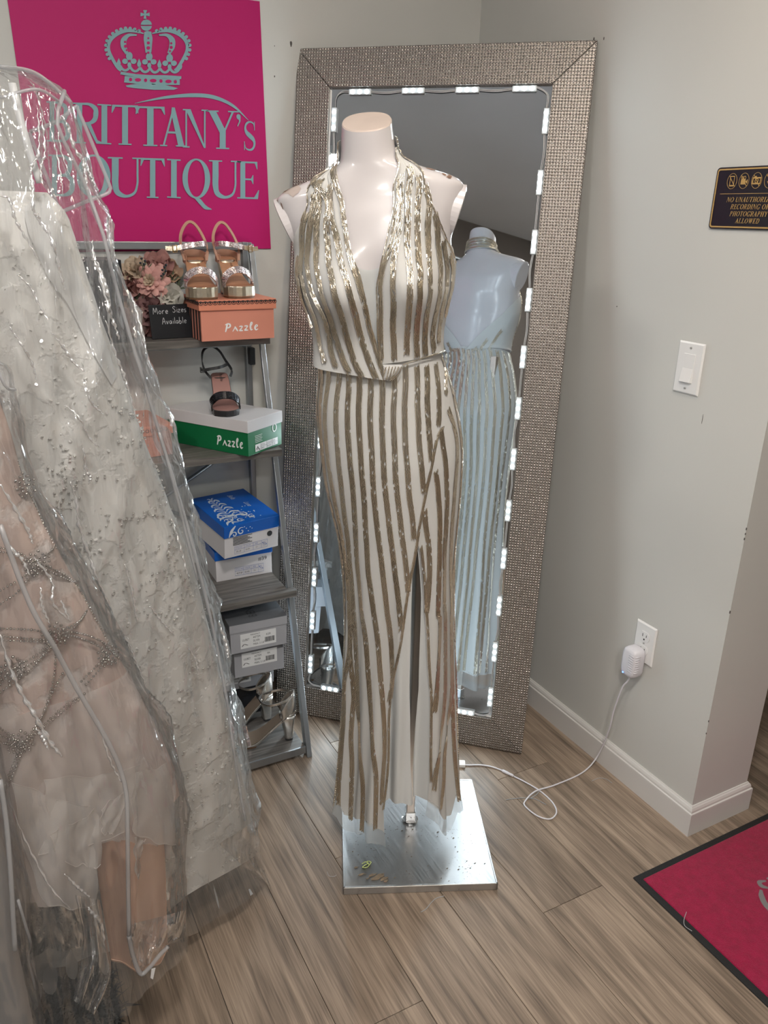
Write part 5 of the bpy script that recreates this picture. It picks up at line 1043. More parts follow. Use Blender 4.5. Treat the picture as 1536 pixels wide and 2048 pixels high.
for i, (px_, py_, ang, lab, bs) in enumerate(((400, 600, 84, 'champagne rhinestone platform sandal with buckle pointing to the flowers, on the coral box', -1), (479, 597, 92, 'champagne rhinestone platform sandal with buckle pointing to the mirror, on the coral box', 1))):
    O = at_z(px_, py_, TOPZ); O = O + np.array([.013, 0, 0]); s = Shoe('platform_sandal', lab, O, ang, .148, .084, .030, .098, 'champagne sandals on the coral box'); a_ = .165
    s.sole(M['goldleather'], M['insole'], M['outsole']); s.block(M['goldleather'], .112, .146, .024, .017, .115, .142)
    s.strap('toe_strap', [(-.041, 0.0378, .026), (-.038, 0.0360, .05), (-.02, 0.0360, .066), (.004, 0.0378, .070), (.026, 0.0414, .062), (.040, 0.0450, .044), (.041, 0.0468, .026)], .019, M['rhine'], (0, .5, .87), .003)
    s.strap('heel_strap', [(-.028, 0.1080, .09), (-.034, 0.1215, .12), (-.030, 0.1350, .155), (-.012, 0.1440, .182), (.006, 0.1440, .182), (.024, 0.1350, .155), (.034, 0.1215, .12), (.028, 0.1080, .09)], .0075, M['tanedge'], (0, 0.4500, .9), .0028)
    s.strap('heel_cup', [(-.025, 0.1062, .092), (-.030, 0.1260, .098), (-.018, 0.1467, .104), (0, 0.1521, .106), (.018, 0.1467, .104), (.030, 0.1260, .098), (.025, 0.1062, .092)], .022, M['tanedge'], (0, 0, 1), .002)
    s.strap('ankle_strap', [(-bs * .033, 0.1233, .130), (-bs * .022, 0.1008, .133), (0, 0.0900, .131), (bs * .024, 0.0936, .127), (bs * .044, 0.0972, .122), (bs * .068, 0.0918, .120)], .013, M['rhine'], (0, .2, 1), .0022)
    s.strap('strap_end', [(bs * .040, 0.0900, .123), (bs * .06, 0.0900, .12), (bs * .078, 0.0900, .121)], .011, M['goldleather'], (0, .2, 1), .0016)
    B = s.p(bs * .055, 0.0864, .1205); obj('buckle', MB().tube([B + s.ex * q[0] + np.array([0, 0, q[1]]) for q in ((-.005, -.0085), (.005, -.0085), (.005, .0085), (-.005, .0085), (-.005, -.0085))], .0011, 6), M['buckle'], s.t)
    obj('insole_stamp', sans('Pazzle', .008, lambda x, y: s.p(.004 + y * -1 * -1, .122 - x, s.topz((.122 - x) / .148) + .0018), 0, shear=.2), M['outsole'], s.t)
# black sandal on the green box
O = at_z(456, 834, .8845 + .098 + .0006); s = Shoe('black_sandal', 'black open-toe sandal with glitter toe band standing on the green box', O, 80, .175, .078, .016, .088, 'black sandals'); del s.t['group']
s.sole(M['blackleather'], M['pinkinsole'], M['blackleather'], .010); s.block(M['blackleather'], .14, .172, .02, .011, .145, .168)
s.strap('toe_strap', [(-.038, .042, .012), (-.037, .04, .034), (-.022, .038, .049), (0, .038, .052), (.022, .042, .047), (.037, .046, .032), (.039, .048, .012)], .022, M['blackglit'], (0, .6, .8), .003)
s.strap('heel_strap', [(.028, .13, .085), (.034, .145, .10), (.02, .16, .125), (.004, .165, .152), (-.018, .165, .165), (-.04, .158, .155), (-.046, .15, .128), (-.040, .142, .1), (-.026, .13, .082)], .0065, M['blackleather'], (0, .6, .8), .0028)
s.strap('ankle_strap', [(.024, .15, .116), (.0, .118, .114), (-.025, .118, .11), (-.045, .125, .106), (-.054, .125, .108)], .0085, M['blackleather'], (0, .2, 1), .002)
B = s.p(-.05, .118, .108); obj('buckle', MB().tube([B + s.ex * q[0] + np.array([0, 0, q[1]]) for q in ((-.005, -.007), (.005, -.007), (.005, .007), (-.005, .007), (-.005, -.007))], .0014, 6), M['blackleather'], s.t)
obj('insole_stamp', sans('Pazzle', .008, lambda x, y: s.p(.004 - (.004 - y), .158 - x, s.topz((.158 - x) / .175) + .0016), 0, shear=.2), M['blackink'], s.t)
# silver block-heel sandals on the bottom shelf
for i, (px_, py_, ang, lab) in enumerate(((578, 1474, -15, 'silver block-heel sandal nearest the steel rail on the bottom shelf'), (533, 1436, 2, 'silver block-heel sandal tucked behind its twin, beside the garment bag'))):
    H_ = at_z(px_, py_, SHZ[0] + .0008); a = math.radians(ang); O = H_ - np.array([math.cos(a), math.sin(a), 0]) * .178
    s = Shoe('silver_sandal', lab, O, ang, .2, .072, .010, .092, 'silver sandals on the bottom shelf'); s.sole(M['silverleather'], M['greytan'], M['outsole'], .010)
    s.block(M['silverleather'], .150, .198, .024, .017, .164, .190)
    cup = []
    for k in np.linspace(0, 1, 8):
        row = []
        for q in np.linspace(-1.5, 1.5, 25):
            hgt = .058 * max(0, math.cos(q * .9)) ** .8 + .016; x = .026 * math.sin(q) * (1 - .08 * k) ; y = .152 + .047 * math.cos(q) + .004 * math.sin(k * 3) - .004 * k
            row.append(s.p(x, y, s.topz(min(1, y / .2)) - .004 + hgt * k))
        cup.append(row)
    oc = obj('heel_cup', MB().loft(cup, False), M['silverleather'], s.t, smooth=True); sm = oc.modifiers.new('t', 'SOLIDIFY'); sm.thickness = .0022
    s.strap('ankle_strap', [(-.012, .185, .150), (-.032, .165, .146), (-.036, .13, .140), (-.02, .10, .138), (.01, .098, .138), (.034, .12, .140), (.034, .16, .146), (.014, .186, .150)], .007, M['silverleather'], (0, .1, 1), .0018)
    s.strap('toe_strap', [(-.034, .055, .008), (-.03, .052, .034), (-.01, .048, .046), (.012, .05, .046), (.03, .056, .032), (.034, .06, .008)], .009, M['rhine'], (0, 1, .3), .002)
# ------------------------------------------------------------------ bagged gowns hanging on the rack
from mathutils import noise as mnoise
M['film'] = film('clear_garment_film'); M['piping'] = cloth('white_bag_piping', (.74, .75, .76), see=.25, transl=.45, gloss=.06, rough=.3)
M['pipingclear'] = cloth('clear_bag_piping', (.7, .71, .73), see=.5, transl=.45, gloss=.08, rough=.25)
def outline(pts, Y):
    P = np.array([at_y(x, y, Y) for x, y in pts]); return P[np.argsort(P[:, 2])]
class Hang:
    """closed hanging shell: right edge X(z) in the plane Y0, mirrored about xc; front/back depth b(z)"""
    def __init__(s, edge, Y0, xc, b, amp, seed, n=2.0, folds=0, famp=None, ztop=None, zbot=None, wob=1.0, ridge=0.0):
        e = np.array(edge); s.z, s.x = e[:, 2], e[:, 0]; s.Y0, s.xc, s.b, s.amp, s.seed, s.n, s.folds, s.famp = Y0, xc, b, amp, seed, n, folds, famp
        s.zt = ztop or e[-1, 2]; s.zb = zbot if zbot is not None else e[0, 2]; s.ridge = ridge
    def at(s, z, th, off=0.0):
        xr = np.interp(z, s.z, s.x); xc = np.interp(z, *s.xc); A = xr - xc + off; B = np.interp(z, *s.b) + off; ct, st = math.cos(th), math.sin(th)
        R = (abs(ct / A) ** s.n + abs(st / B) ** s.n) ** (-1 / s.n); x, y = R * ct, R * st
        d = 0
        if s.folds: d += np.interp(z, *s.famp) * (math.sin(s.folds * th + s.seed + 1.5 * z) + .5 * math.sin(s.folds * 1.73 * th + 2 * s.seed - z * 2))
        if s.amp:
            v = Vector((x * 9 + s.seed, y * 9, z * 1.7)); d += s.amp * (mnoise.noise(v) + .6 * mnoise.noise(Vector((x * 26 + s.seed, y * 26, z * 4.5))) + .35 * mnoise.noise(Vector((x * 30 - 2 * z * 8 + s.seed, y * 30, z * 22))))
        if s.ridge:
            q = 1 - abs(mnoise.noise(Vector((x * 12 + s.seed - z * 2.2, y * 12, z * 1.3)))); q2 = 1 - abs(mnoise.noise(Vector((x * 30 + s.seed + z * 5, y * 30, z * 4 + 9))))
            d += s.ridge * (q ** 7 + .5 * q2 ** 6)
        nx, ny = ct / A, st / B; l = math.hypot(nx, ny); return np.array([xc + x + nx / l * d, s.Y0 - y - ny / l * d, z])
    def mesh(s, nz, nt, z0=None, z1=None, t0=0, t1=2 * math.pi, off=0.0, hem=None, dense=False):
        closed = abs(t1 - t0 - 2 * math.pi) < 1e-6 and not dense; T = np.linspace(t0, t1, nt, endpoint=not closed) if not dense else np.radians(np.concatenate([np.linspace(-85, 112, nt, endpoint=False), np.linspace(112, 190, 24)])); z1 = s.zt if z1 is None else z1; z0 = s.zb if z0 is None else z0
        mb = MB().loft([[s.at(z1 + ((hem(t) if hem else z0) - z1) * k, t, off) for t in T] for k in np.linspace(0, 1, nz)], closed); return mb
def bvh_of(mb): return BVHTree.FromPolygons(mb.v, mb.f)
def cast(bvh, x, y, Y, off=.002):
    d = Vector(ray(x, y)).normalized(); l, n, i, di = bvh.ray_cast(Vector(CAM), d)
    if l is None: l, n, i, di = bvh.find_nearest(Vector(at_y(x, y, Y)))
    return np.array(l) - np.array(d) * off
def seam(name, bv, pts, Y, r, m, par, off=.002, flat_=None):
    P = [cast(bv, x, y, Y, off) for x, y in catmull(pts, len(pts) * 4)]; P = catmull(even(P, .03), len(P)); return obj(name, MB().tube(P, r, 6, flat=flat_), m, par, smooth=True)
def gown_mat(name, c1, c2, sc, see=0.0, th=(.48, .58), transl=.12):
    """lace: two tones in a blossom-like pattern"""
    m, nt, out = newmat(name); co = coords(nt); w_ = N(nt, 'TexNoise', i_Vector=co, i_Scale=sc * .8, i_Detail=2.0); wv = N(nt, 'VectorMath', operation='SCALE', i_0=w_.outputs['Color'], i_Scale=.05); ad = N(nt, 'VectorMath', operation='ADD', i_0=co, i_1=wv.outputs[0])
    v = N(nt, 'TexVoronoi', i_Vector=ad.outputs[0], i_Scale=float(sc), feature='SMOOTH_F1'); n2 = N(nt, 'TexNoise', i_Vector=co, i_Scale=sc * 5.0, i_Detail=3.0); a = N(nt, 'Math', operation='MULTIPLY_ADD', i_0=n2.outputs[0], i_1=.35, i_2=v.outputs['Distance'])
    k = N(nt, 'MapRange', i_0=a.outputs[0], i_1=th[0], i_2=th[1]); mx = N(nt, 'MixRGB', i_0=k.outputs[0], i_1=c4(c1), i_2=c4(c2))
    d = N(nt, 'BsdfDiffuse', i_Color=mx.outputs[0]); t = N(nt, 'BsdfTranslucent', i_Color=mx.outputs[0]); bp = N(nt, 'Bump', i_Strength=.4, i_Distance=.004, i_Height=k.outputs[0]); nt.links.new(bp.outputs[0], d.inputs['Normal'])
    x = N(nt, 'MixShader', i_0=transl, i_1=d.outputs[0], i_2=t.outputs[0]); nt.links.new(x.outputs[0], out.inputs[0]); return m
# --- ivory gown
M['ivory'] = gown_mat('ivory_beaded_lace', (.84, .835, .81), (.92, .91, .88), 26, th=(.5, .62)); M['ivorysatin'] = cloth('ivory_satin', (.86, .87, .87), transl=.2, gloss=.04, rough=.4); M['sequin'] = pbr('crystal_sequin', (.92, .91, .88), .06, spec=1.0, coat=.5)
e2 = outline([(92, 385), (130, 430), (175, 560), (240, 720), (290, 850), (330, 960), (400, 1150), (450, 1350), (485, 1500), (505, 1600), (515, 1690)], 1.42)
g2h = Hang(e2, 1.42, ([0, 1.6], [-.16, -.06]), ([0, .5, 1.0, 1.55], [.115, .105, .085, .05]), .006, 3.1, 2.0, 15, ([0, .6, 1.2, 1.5], [.012, .009, .005, .001]))
gi = thing('ivory_gown', 'ivory wedding gown covered in sequins inside the taller clear bag', 'gown', (-.1, 1.42, .06), 'bagged gowns on the rack')
gmesh = g2h.mesh(110, 200, hem=lambda t: .07 + .03 * math.sin(3 * t + 1) + .02 * math.sin(11 * t)); obj('gown_skirt', gmesh, M['ivory'], gi, smooth=True); bv2 = bvh_of(gmesh)
u80 = lambda P: [(a * 440 / 1453., 380 + b * 440 / 1453.) for a, b in P]
sp_l = u80([(160, 110), (180, 250), (250, 430), (340, 610), (440, 740), (540, 930), (640, 1120), (740, 1290)]); sp_r = u80([(315, 10), (350, 130), (410, 260), (470, 430), (545, 620), (620, 830), (700, 1010), (770, 1230)])
rows = []
for (a, b), (c, d) in zip(catmull(sp_l, 30), catmull(sp_r, 30)): rows.append([cast(bv2, a + (c - a) * k, b + (d - b) * k, 1.36, .006) for k in np.linspace(0, 1, 8)])
obj('satin_panel', MB().loft(rows, False), M['ivorysatin'], gi, smooth=True)
mb = MB()
for i in range(6500):
    z = .1 + 1.35 * rng.random() ** 1.1; th = math.radians(rng.uniform(-15, 120)); p = g2h.at(z, th)
    c = mnoise.noise(Vector((p[0] * 11, p[1] * 11, z * 9)));
    if c < -.02 and rng.random() < .85: continue
    p = g2h.at(z, th, .0025); n = np.array([math.cos(th) * .8, -math.sin(th) - .2, .1]) + .9 * rng.normal(size=3); n /= np.linalg.norm(n); a = np.cross(n, [0.3, .2, 1]); a /= np.linalg.norm(a); b = np.cross(n, a); r = .0013 + .0026 * rng.random() ** 2
    mb.add([p + a * r, p + (a * .5 + b * .87) * r, p + (-a * .5 + b * .87) * r, p - a * r, p + (-a * .5 - b * .87) * r, p + (a * .5 - b * .87) * r], [(0, 1, 2, 3, 4, 5)])
obj('sequins', mb, M['sequin'], gi, recalc=False, kind='stuff')
M['gem'] = pbr('silver_gem_bead', (.80, .79, .76), .10, metal=.45, spec=.8)
gem0 = MB().ball((0, 0, 0), 1, 6)
for i in range(90):     # beaded sprays of the lace
    z = .15 + 1.1 * ((i * .618034) % 1); th = math.radians(6 + 74 * ((i * .7548777) % 1) ** 1.3); mb = MB(); a0 = rng.uniform(0, 6.28); n_ = rng.integers(9, 20)
    for k in range(n_):
        u_ = .006 * k * .9; dz, dt = u_ * math.cos(a0 + .12 * k), u_ * math.sin(a0 + .12 * k) / .35
        for sd in ((-1, 1) if k % 3 == 1 else (0,)):
            q = g2h.at(z + dz + sd * .006, th + dt + sd * .012, .004); mb.add([np.array(v) * (.0017 + .0012 * rng.random()) + q for v in gem0.v], gem0.f)
    obj('beaded_spray', mb, M['gem'], gi, smooth=True, recalc=False, kind='stuff')
# scalloped lace hem showing under the bag
for i in range(14):
    th = math.radians(8 + i * 8); c = g2h.at(.085 + .02 * math.sin(i * 2.3), th, .004); d = np.array([math.cos(th), -math.sin(th), 0]); obj('lace_scallop', petal(c + np.array([0, 0, .02]), np.array([d[0] * .25, d[1] * .25, -1.0]), np.array([-d[1], d[0], 0]), .06, .022, .1, 5), M['ivorysatin'], gi, smooth=True)
# --- taller garment bag
eb = outline([(2, 128), (60, 137), (105, 152), (135, 172), (160, 205), (209, 372), (242, 495), (300, 671), (342, 804), (384, 998), (406, 1056), (437, 1175), (465, 1306), (480, 1369), (496, 1450), (512, 1619), (535, 1745)], 1.415) - np.array([.020, 0, 0])
b2h = Hang(eb, 1.415, ([0, 1.6], [-.16, -.06]), ([0, .5, 1.0, 1.5, 1.66, 1.70], [.135, .128, .115, .10, .06, .03]), .007, 7.7, 2.3, ridge=.016)
bg2 = thing('garment_bag', 'tall clear plastic garment bag with white piping over the ivory gown', 'garment bag', (-.1, 1.415, .02), 'clear garment bags on the rack')
tip = at_z(543, 1783, .012)
def bagmesh(h, nz, nt, hem): return h.mesh(nz, nt, hem=hem, dense=True)
m2 = bagmesh(b2h, 230, 300, lambda t: .03 + .02 * math.sin(5 * t + .4) + .05 * max(0, math.sin(t)) ** 2)
obj('film', m2, M['film'], bg2, smooth=True); bvb2 = bvh_of(m2)
# loose lower corner that reaches the floor
c1 = cast(bvb2, 505, 1640, 1.4); c2_ = cast(bvb2, 440, 1690, 1.36); c3 = cast(bvb2, 470, 1560, 1.36)
obj('film_corner', MB().grid(lambda u, v: (c1 * (1 - v) + c2_ * v) * (1 - u) + (tip * (1 - .25 * v) + at_z(470, 1720, .03) * .25 * v) * u + np.array([0, -.008, .004]) * math.sin(u * 7 + v * 5), 14, 14), M['film'], bg2, smooth=True)
obj('film_corner', MB().grid(lambda u, v: (c1 * (1 - v) + c3 * v) * (1 - u) + tip * u + np.array([0, -.006, 0]) * math.sin(u * 6 + v * 4), 14, 10), M['film'], bg2, smooth=True)
seam('piping', bvb2, [(129, 182), (113, 235), (119, 264), (137, 301), (170, 370), (207, 471), (221, 531), (254, 652), (282, 743), (318, 864), (352, 975), (385, 1090), (420, 1230), (450, 1380), (470, 1520), (490, 1640)], 1.36, .0030, M['pipingclear'], bg2)
seam('piping', bvb2, [(0, 133), (60, 140), (105, 155), (132, 180), (150, 200)], 1.4, .003, M['pipingclear'], bg2)
seam('piping', bvb2, [(0, 195), (30, 180), (70, 178), (100, 190), (122, 205)], 1.36, .0022, M['pipingclear'], bg2)
seam('piping', bvb2, [(318, 864), (345, 960), (375, 1080), (395, 1160)], 1.36, .0026, M['pipingclear'], bg2)
P = [at_y(x, y, 1.47) for x, y in [(59, 264), (113, 243), (152, 214), (157, 222), (190, 300), (218, 368), (220, 379), (212, 388), (170, 404), (126, 422), (118, 417), (95, 358), (70, 296), (59, 264)]]
obj('gusset_frame', MB().tube(catmull(P, 90), .0030, 6), M['pipingclear'], bg2, smooth=True)
obj('gusset_film', MB().add([at_y(x, y, 1.471) for x, y in [(59, 264), (154, 214), (220, 380), (120, 421)]], [(0, 1, 2, 3)]), M['film'], bg2)
seam('hanging_loop', bvb2, [(24, 166), (36, 220), (56, 292), (80, 366)], 1.36, .006, M['ivorysatin'], gi, -.02, flat_=((0, 1, 0), .25))
# --- blush gown with bead chains
M['blush'] = gown_mat('blush_lace', (.82, .73, .69), (.72, .57, .51), 22, th=(.42, .56)); M['blushtulle'] = cloth('blush_tulle', (.88, .80, .765), see=.45, transl=.15); M['palet'] = cloth('pale_tulle', (.88, .84, .81), see=.5, transl=.15); M['satin'] = cloth('peach_satin', (.84, .52, .37), transl=.1, gloss=.10, rough=.32); M['pearl'] = pbr('pewter_bead', (.62, .60, .57), .18, metal=1)
e1 = outline([(5, 780), (35, 870), (62, 962), (103, 1050), (150, 1140), (184, 1197), (225, 1275), (250, 1316), (281, 1369), (331, 1478), (350, 1530), (362, 1600), (366, 1680)], 1.18) - np.array([.010, 0, 0])
g1h = Hang(e1, 1.18, ([0, 1.3], [-.2, -.14]), ([0, .5, .8, 1.2], [.066, .066, .062, .052]), .003, 1.7, 2.0, 13, ([0, .5, .9, 1.2], [.010, .008, .002, .0]))
gb_ = thing('blush_gown', 'blush tulle gown with pewter bead chains and peach satin underskirt in a clear bag', 'gown', (-.1, 1.18, .2), 'bagged gowns on the rack')
base1 = g1h.mesh(60, 180, z0=.52); obj('lace_bodice', base1, M['blush'], gb_, smooth=True); bv1 = bvh_of(base1)
bvt = bvh_of(Hang(e1, 1.18, ([0, 1.3], [-.2, -.14]), ([0, .5, .8, 1.2], [.102, .099, .082, .06]), 0, 0).mesh(30, 160, z1=.95, z0=.02))
hq = [cast(bvt, x, y, 1.1, 0) for x, y in ((16, 1600), (39, 1744), (98, 1806), (150, 1812), (186, 1812), (203, 1760), (210, 1700), (234, 1670), (273, 1671), (300, 1692), (330, 1708), (358, 1694), (369, 1640))]
hq = np.array(sorted([(math.atan2(1.18 - p[1], p[0] - np.interp(p[2], [0, 1.3], [-.2, -.14])), p[2]) for p in hq] + [(math.pi, .3), (1.5 * math.pi, .3), (2 * math.pi - .3, .38)]))
hemf = lambda t: np.interp(t % (2 * math.pi), hq[:, 0], hq[:, 1]) + .004 * math.sin(23 * t)
g1b = Hang(e1, 1.18, ([0, 1.3], [-.2, -.14]), ([0, .5, .8, 1.2], [.085, .083, .072, .055]), .004, 4.2, 2.0, 19, ([0, .5, .8, 1.2], [.010, .008, .002, 0]))
obj('tulle_skirt', g1b.mesh(60, 240, z1=.80, hem=hemf, off=.002), M['blushtulle'], gb_, smooth=True)
g1c = Hang(e1, 1.18, ([0, 1.3], [-.2, -.14]), ([0, .5, .8, 1.2], [.072, .07, .065, .05]), .004, 9.2, 2.0, 11, ([0, .5, .8, 1.2], [.009, .007, .002, 0]))
obj('tulle_skirt', g1c.mesh(40, 200, z1=.74, hem=lambda t: hemf(t) + .012), M['blushtulle'], gb_, smooth=True)
M['hemthread'] = cloth('tulle_rolled_hem', (.86, .82, .79), see=.2, transl=.3)
def sheet_px(name, left, right, m, n=12, off=.006, Y=1.2, wav=.004, k=5):
    A, B = catmull(left, 16), catmull(right, 16); rows = []
    for i, (a, b) in enumerate(zip(A, B)):
        rows.append([cast(bvt, *(a + (b - a) * u + np.array([2.5 * math.sin(i * .9 + 3 * u), 4 * math.sin(u * 7 + len(left)) + 2 * math.sin(u * 17)])), Y, off * .5 + wav * .7 * math.sin(u * k * 2 + i * .5)) for u in np.linspace(0, 1, n * 2)])
    o = obj(name, MB().loft(rows, False), m, gb_, smooth=True)
    obj('ruffle_hem', MB().tube([p + np.array([0, -.0006, 0]) for p in rows[-1]], .0007, 5), M['hemthread'], o); obj('ruffle_hem', MB().tube([r[0] + np.array([0, -.0006, 0]) for r in rows], .0005, 5), M['hemthread'], o); obj('ruffle_hem', MB().tube([p + np.array([0, -.0006, 0]) for p in rows[0]], .0004, 5), M['hemthread'], o)
k2 = 600 / 1536.; u2 = lambda P: [(a * k2, 1400 + b * k2) for a, b in P]
sheet_px('tulle_ruffle', u2([(225, 415), (240, 520), (255, 680), (190, 800)]), u2([(715, 345), (700, 450), (690, 560), (640, 690)]), M['palet'], 14, .010)
sheet_px('tulle_ruffle', u2([(690, 380), (680, 520), (680, 640), (690, 700)]), u2([(900, 300), (935, 450), (945, 620), (925, 750)]), M['palet'], 12, .012)
sheet_px('tulle_ruffle', u2([(60, 430), (110, 700), (180, 930), (240, 1060)]), u2([(480, 560), (480, 720), (500, 900), (490, 1060)]), M['palet'], 14, .014, wav=.007)
sheet_px('tulle_ruffle', u2([(255, 690), (300, 790), (380, 850)]), u2([(480, 565), (510, 640), (520, 850)]), M['palet'], 10, .02, wav=.006, k=8)
sheet_px('tulle_ruffle', u2([(520, 560), (520, 630), (530, 690)]), u2([(650, 440), (640, 560), (590, 670)]), M['palet'], 8, .02, wav=.005)
sheet_px('tulle_ruffle', u2([(690, 700), (690, 800), (700, 905)]), u2([(745, 720), (720, 800), (712, 905)]), M['palet'], 6, .01)
# peach satin underskirt, a narrow column below the tulle
def satin(v, u):
    xl, xr = np.interp(v, [0, .5, 1], [188, 196, 222]), np.interp(v, [0, .35, 1], [318, 330, 336]); yb = 1600 + (1918 - 14 * u - 0 - 1600) * v
    p = at_y(xl + (xr - xl) * u, yb, 1.165); q = math.sin(math.pi * u); return p + np.array([0, -.035 * q - .005 * math.sin(u * 15 + v * 2) * (v ** .7), 0])
fr_ = MB().grid(satin, 40, 50); n0 = len(fr_.v)
obj('satin_underskirt', fr_, M['satin'], gb_, smooth=True)
bk = MB().grid(lambda v, u: satin(v, u) * np.array([1, 0, 1]) + np.array([0, 1.165 + .045 * math.sin(math.pi * u), 0]), 40, 50); obj('satin_underskirt', bk, M['satin'], gb_, smooth=True)
obj('satin_hem', MB().tube([satin(.985, u) + np.array([0, -.0015, 0]) for u in np.linspace(0, 1, 40)], .0012, 5), M['satin'], gb_, smooth=True)
# bead chains
u09 = lambda P: [(a * .3125, 900 + b * .3125) for a, b in P]
CH = [[(0, 650), (100, 668), (200, 720), (260, 690), (330, 640), (370, 600)], [(0, 625), (110, 650), (210, 715)], [(260, 730), (400, 790), (490, 835)], [(250, 745), (390, 810), (480, 850)], [(0, 900), (120, 830), (240, 740)], [(0, 985), (120, 900), (230, 750)],
 [(150, 60), (190, 160), (250, 330), (310, 450), (345, 560), (370, 620)], [(165, 90), (205, 190), (270, 340), (330, 530)], [(490, 840), (545, 910), (590, 985)], [(590, 985), (660, 1110), (730, 1220), (800, 1330)],
 [(0, 1140), (200, 1150), (350, 1170), (500, 1100), (590, 990)], [(360, 1190), (480, 1130), (575, 1010)], [(0, 1190), (300, 1212), (450, 1165), (640, 1220), (780, 1320)], [(0, 1215), (300, 1225), (440, 1185), (620, 1250), (690, 1320)], [(80, 1400), (250, 1300), (360, 1190)], [(90, 1420), (260, 1330), (370, 1210)],
 [(360, 1250), (345, 1450), (290, 1650), (200, 1830), (130, 1890)], [(400, 1430), (330, 1560), (270, 1700), (150, 1880)], [(550, 1500), (640, 1400), (690, 1320)], [(520, 1480), (610, 1390), (690, 1310)], [(540, 1560), (400, 1650), (250, 1790), (140, 1880), (60, 1850), (0, 1830)], [(500, 1600), (380, 1690), (230, 1820), (140, 1895)], [(0, 1550), (200, 1400), (330, 1230)], [(0, 1500), (90, 1400)],
 [(130, 1900), (90, 2000), (40, 2120), (0, 2200)], [(150, 1900), (110, 2010), (60, 2130), (20, 2230)], [(0, 1780), (70, 1830), (130, 1880)], [(0, 1870), (120, 1900)]]
ball0 = MB().ball((0, 0, 0), 1, 6)
bvall = bvh_of(Hang(e1, 1.18, ([0, 1.3], [-.2, -.14]), ([0, .5, .8, 1.2], [.10, .097, .078, .057]), 0, 0).mesh(40, 120, z1=1.2, z0=.2))
for chn in CH:
    pts = u09(chn); P = even(catmull([cast(bvall, *p, 1.18, .004) for p in pts], 60), .0046); mb = MB()
    for i, p in enumerate(P):
        r = .0019 if i % 3 else .0024; mb.add([np.array(v) * r + p for v in ball0.v], ball0.f)
    obj('bead_chain', mb, M['pearl'], gb_, smooth=True, recalc=False, kind='stuff')
for rx, ry in ((140, 240), (240, 735), (360, 1190), (130, 1880), (690, 1320), (80, 1410)):
    c = cast(bvall, *u09([(rx, ry)])[0], 1.18, .005); mb = MB()
    for k in range(34): a = k * 2.4; r = .0035 * math.sqrt(k); mb.add([np.array(v) * (.0026 - .0004 * (k % 2)) + c + np.array([r * math.cos(a), -.003 + .0002 * k, r * math.sin(a)]) for v in ball0.v], ball0.f)
    obj('bead_rosette', mb, M['pearl'], gb_, smooth=True, recalc=False, kind='stuff')
# --- front garment bag
ebf = outline([(2, 740), (39, 849), (75, 956), (131, 1075), (194, 1190), (259, 1322), (312, 1415), (351, 1517), (371, 1595), (374, 1680), (373, 1790), (368, 1850)], 1.175) - np.array([.004, 0, 0])
top_e = np.array([[-.02, 0, 1.36], [-.04, 0, 1.6], [-.08, 0, 1.68]]); ebf = np.vstack([ebf, top_e])
b1h = Hang(ebf, 1.175, ([0, 1.3], [-.22, -.24]), ([0, .5, 1.0, 1.5, 1.68], [.122, .12, .095, .075, .03]), .007, 13.3, 2.3, ridge=.016)
bg1 = thing('garment_bag', 'clear plastic garment bag with white piping over the blush gown', 'garment bag', (-.2, 1.175, .1), 'clear garment bags on the rack')
m1 = b1h.mesh(200, 280, dense=True, hem=lambda t: .155 + .025 * math.sin(4 * t + 1.0) + .02 * math.sin(9 * t)); obj('film', m1, M['film'], bg1, smooth=True); bvb1 = bvh_of(m1)
seam('piping', bvb1, [(0, 1050), (40, 1160), (72, 1234), (103, 1284), (156, 1381), (219, 1490), (250, 1570), (255, 1650), (256, 1751), (258, 1870)], 1.12, .0036, M['pipingclear'], bg1)
lowp = [cast(bvb1, 258, 1872, 1.15)] + [at_y(x, y, 1.08) for x, y in ((266, 1912), (281, 1947), (298, 1936), (318, 1912), (336, 1893))]
obj('piping', MB().tube(catmull(lowp, 40), .0038, 6), M['pipingclear'], bg1, smooth=True)
seam('piping', bvb1, [(0, 480), (20, 560), (40, 640), (52, 720), (30, 780)], 1.15, .0022, M['pipingclear'], bg1)
def tail(name, cols, Y0, par, nv=26):
    """loose plastic tail hanging below a bag"""
    L_, R_ = catmull(cols[0], nv), catmull(cols[1], nv)
    obj(name, MB().loft([[at_y(*(a + (b - a) * u), Y0 - .02 * math.sin(u * 9 + i * .22) - .012 * math.sin(u * 23)) for u in np.linspace(0, 1, 16)] for i, (a, b) in enumerate(zip(L_, R_))], False), M['film'], par, smooth=True)
tail('film_tail', ([(150, 1790), (165, 1870), (160, 1930), (145, 2000)], [(200, 1800), (212, 1880), (222, 1945), (190, 2030)]), 1.07, bg1)
tail('film_tail', ([(256, 1850), (262, 1905), (281, 1946)], [(372, 1820), (362, 1868), (332, 1893)]), 1.10, bg1)
M['tagpaper'] = pbr('white_care_tag', (.7, .7, .7), .6)
def tagp(name, pts, Y, par): obj(name, MB().prism([at_y(x, y, Y) for x, y in pts], (0, .0006, 0)), M['tagpaper'], par)
tagp('care_tag', [(303, 1938), (311, 1936), (306, 1959), (301, 1956)], 1.075, bg1)
tg = [at_z(x, y, .004) for x, y in ((497, 1779), (500, 1778), (506, 1788), (501, 1792))]; obj('care_tag', MB().prism([p + np.array([0, 0, .0]) for p in tg], (0, 0, .0008)), M['tagpaper'], bg2)
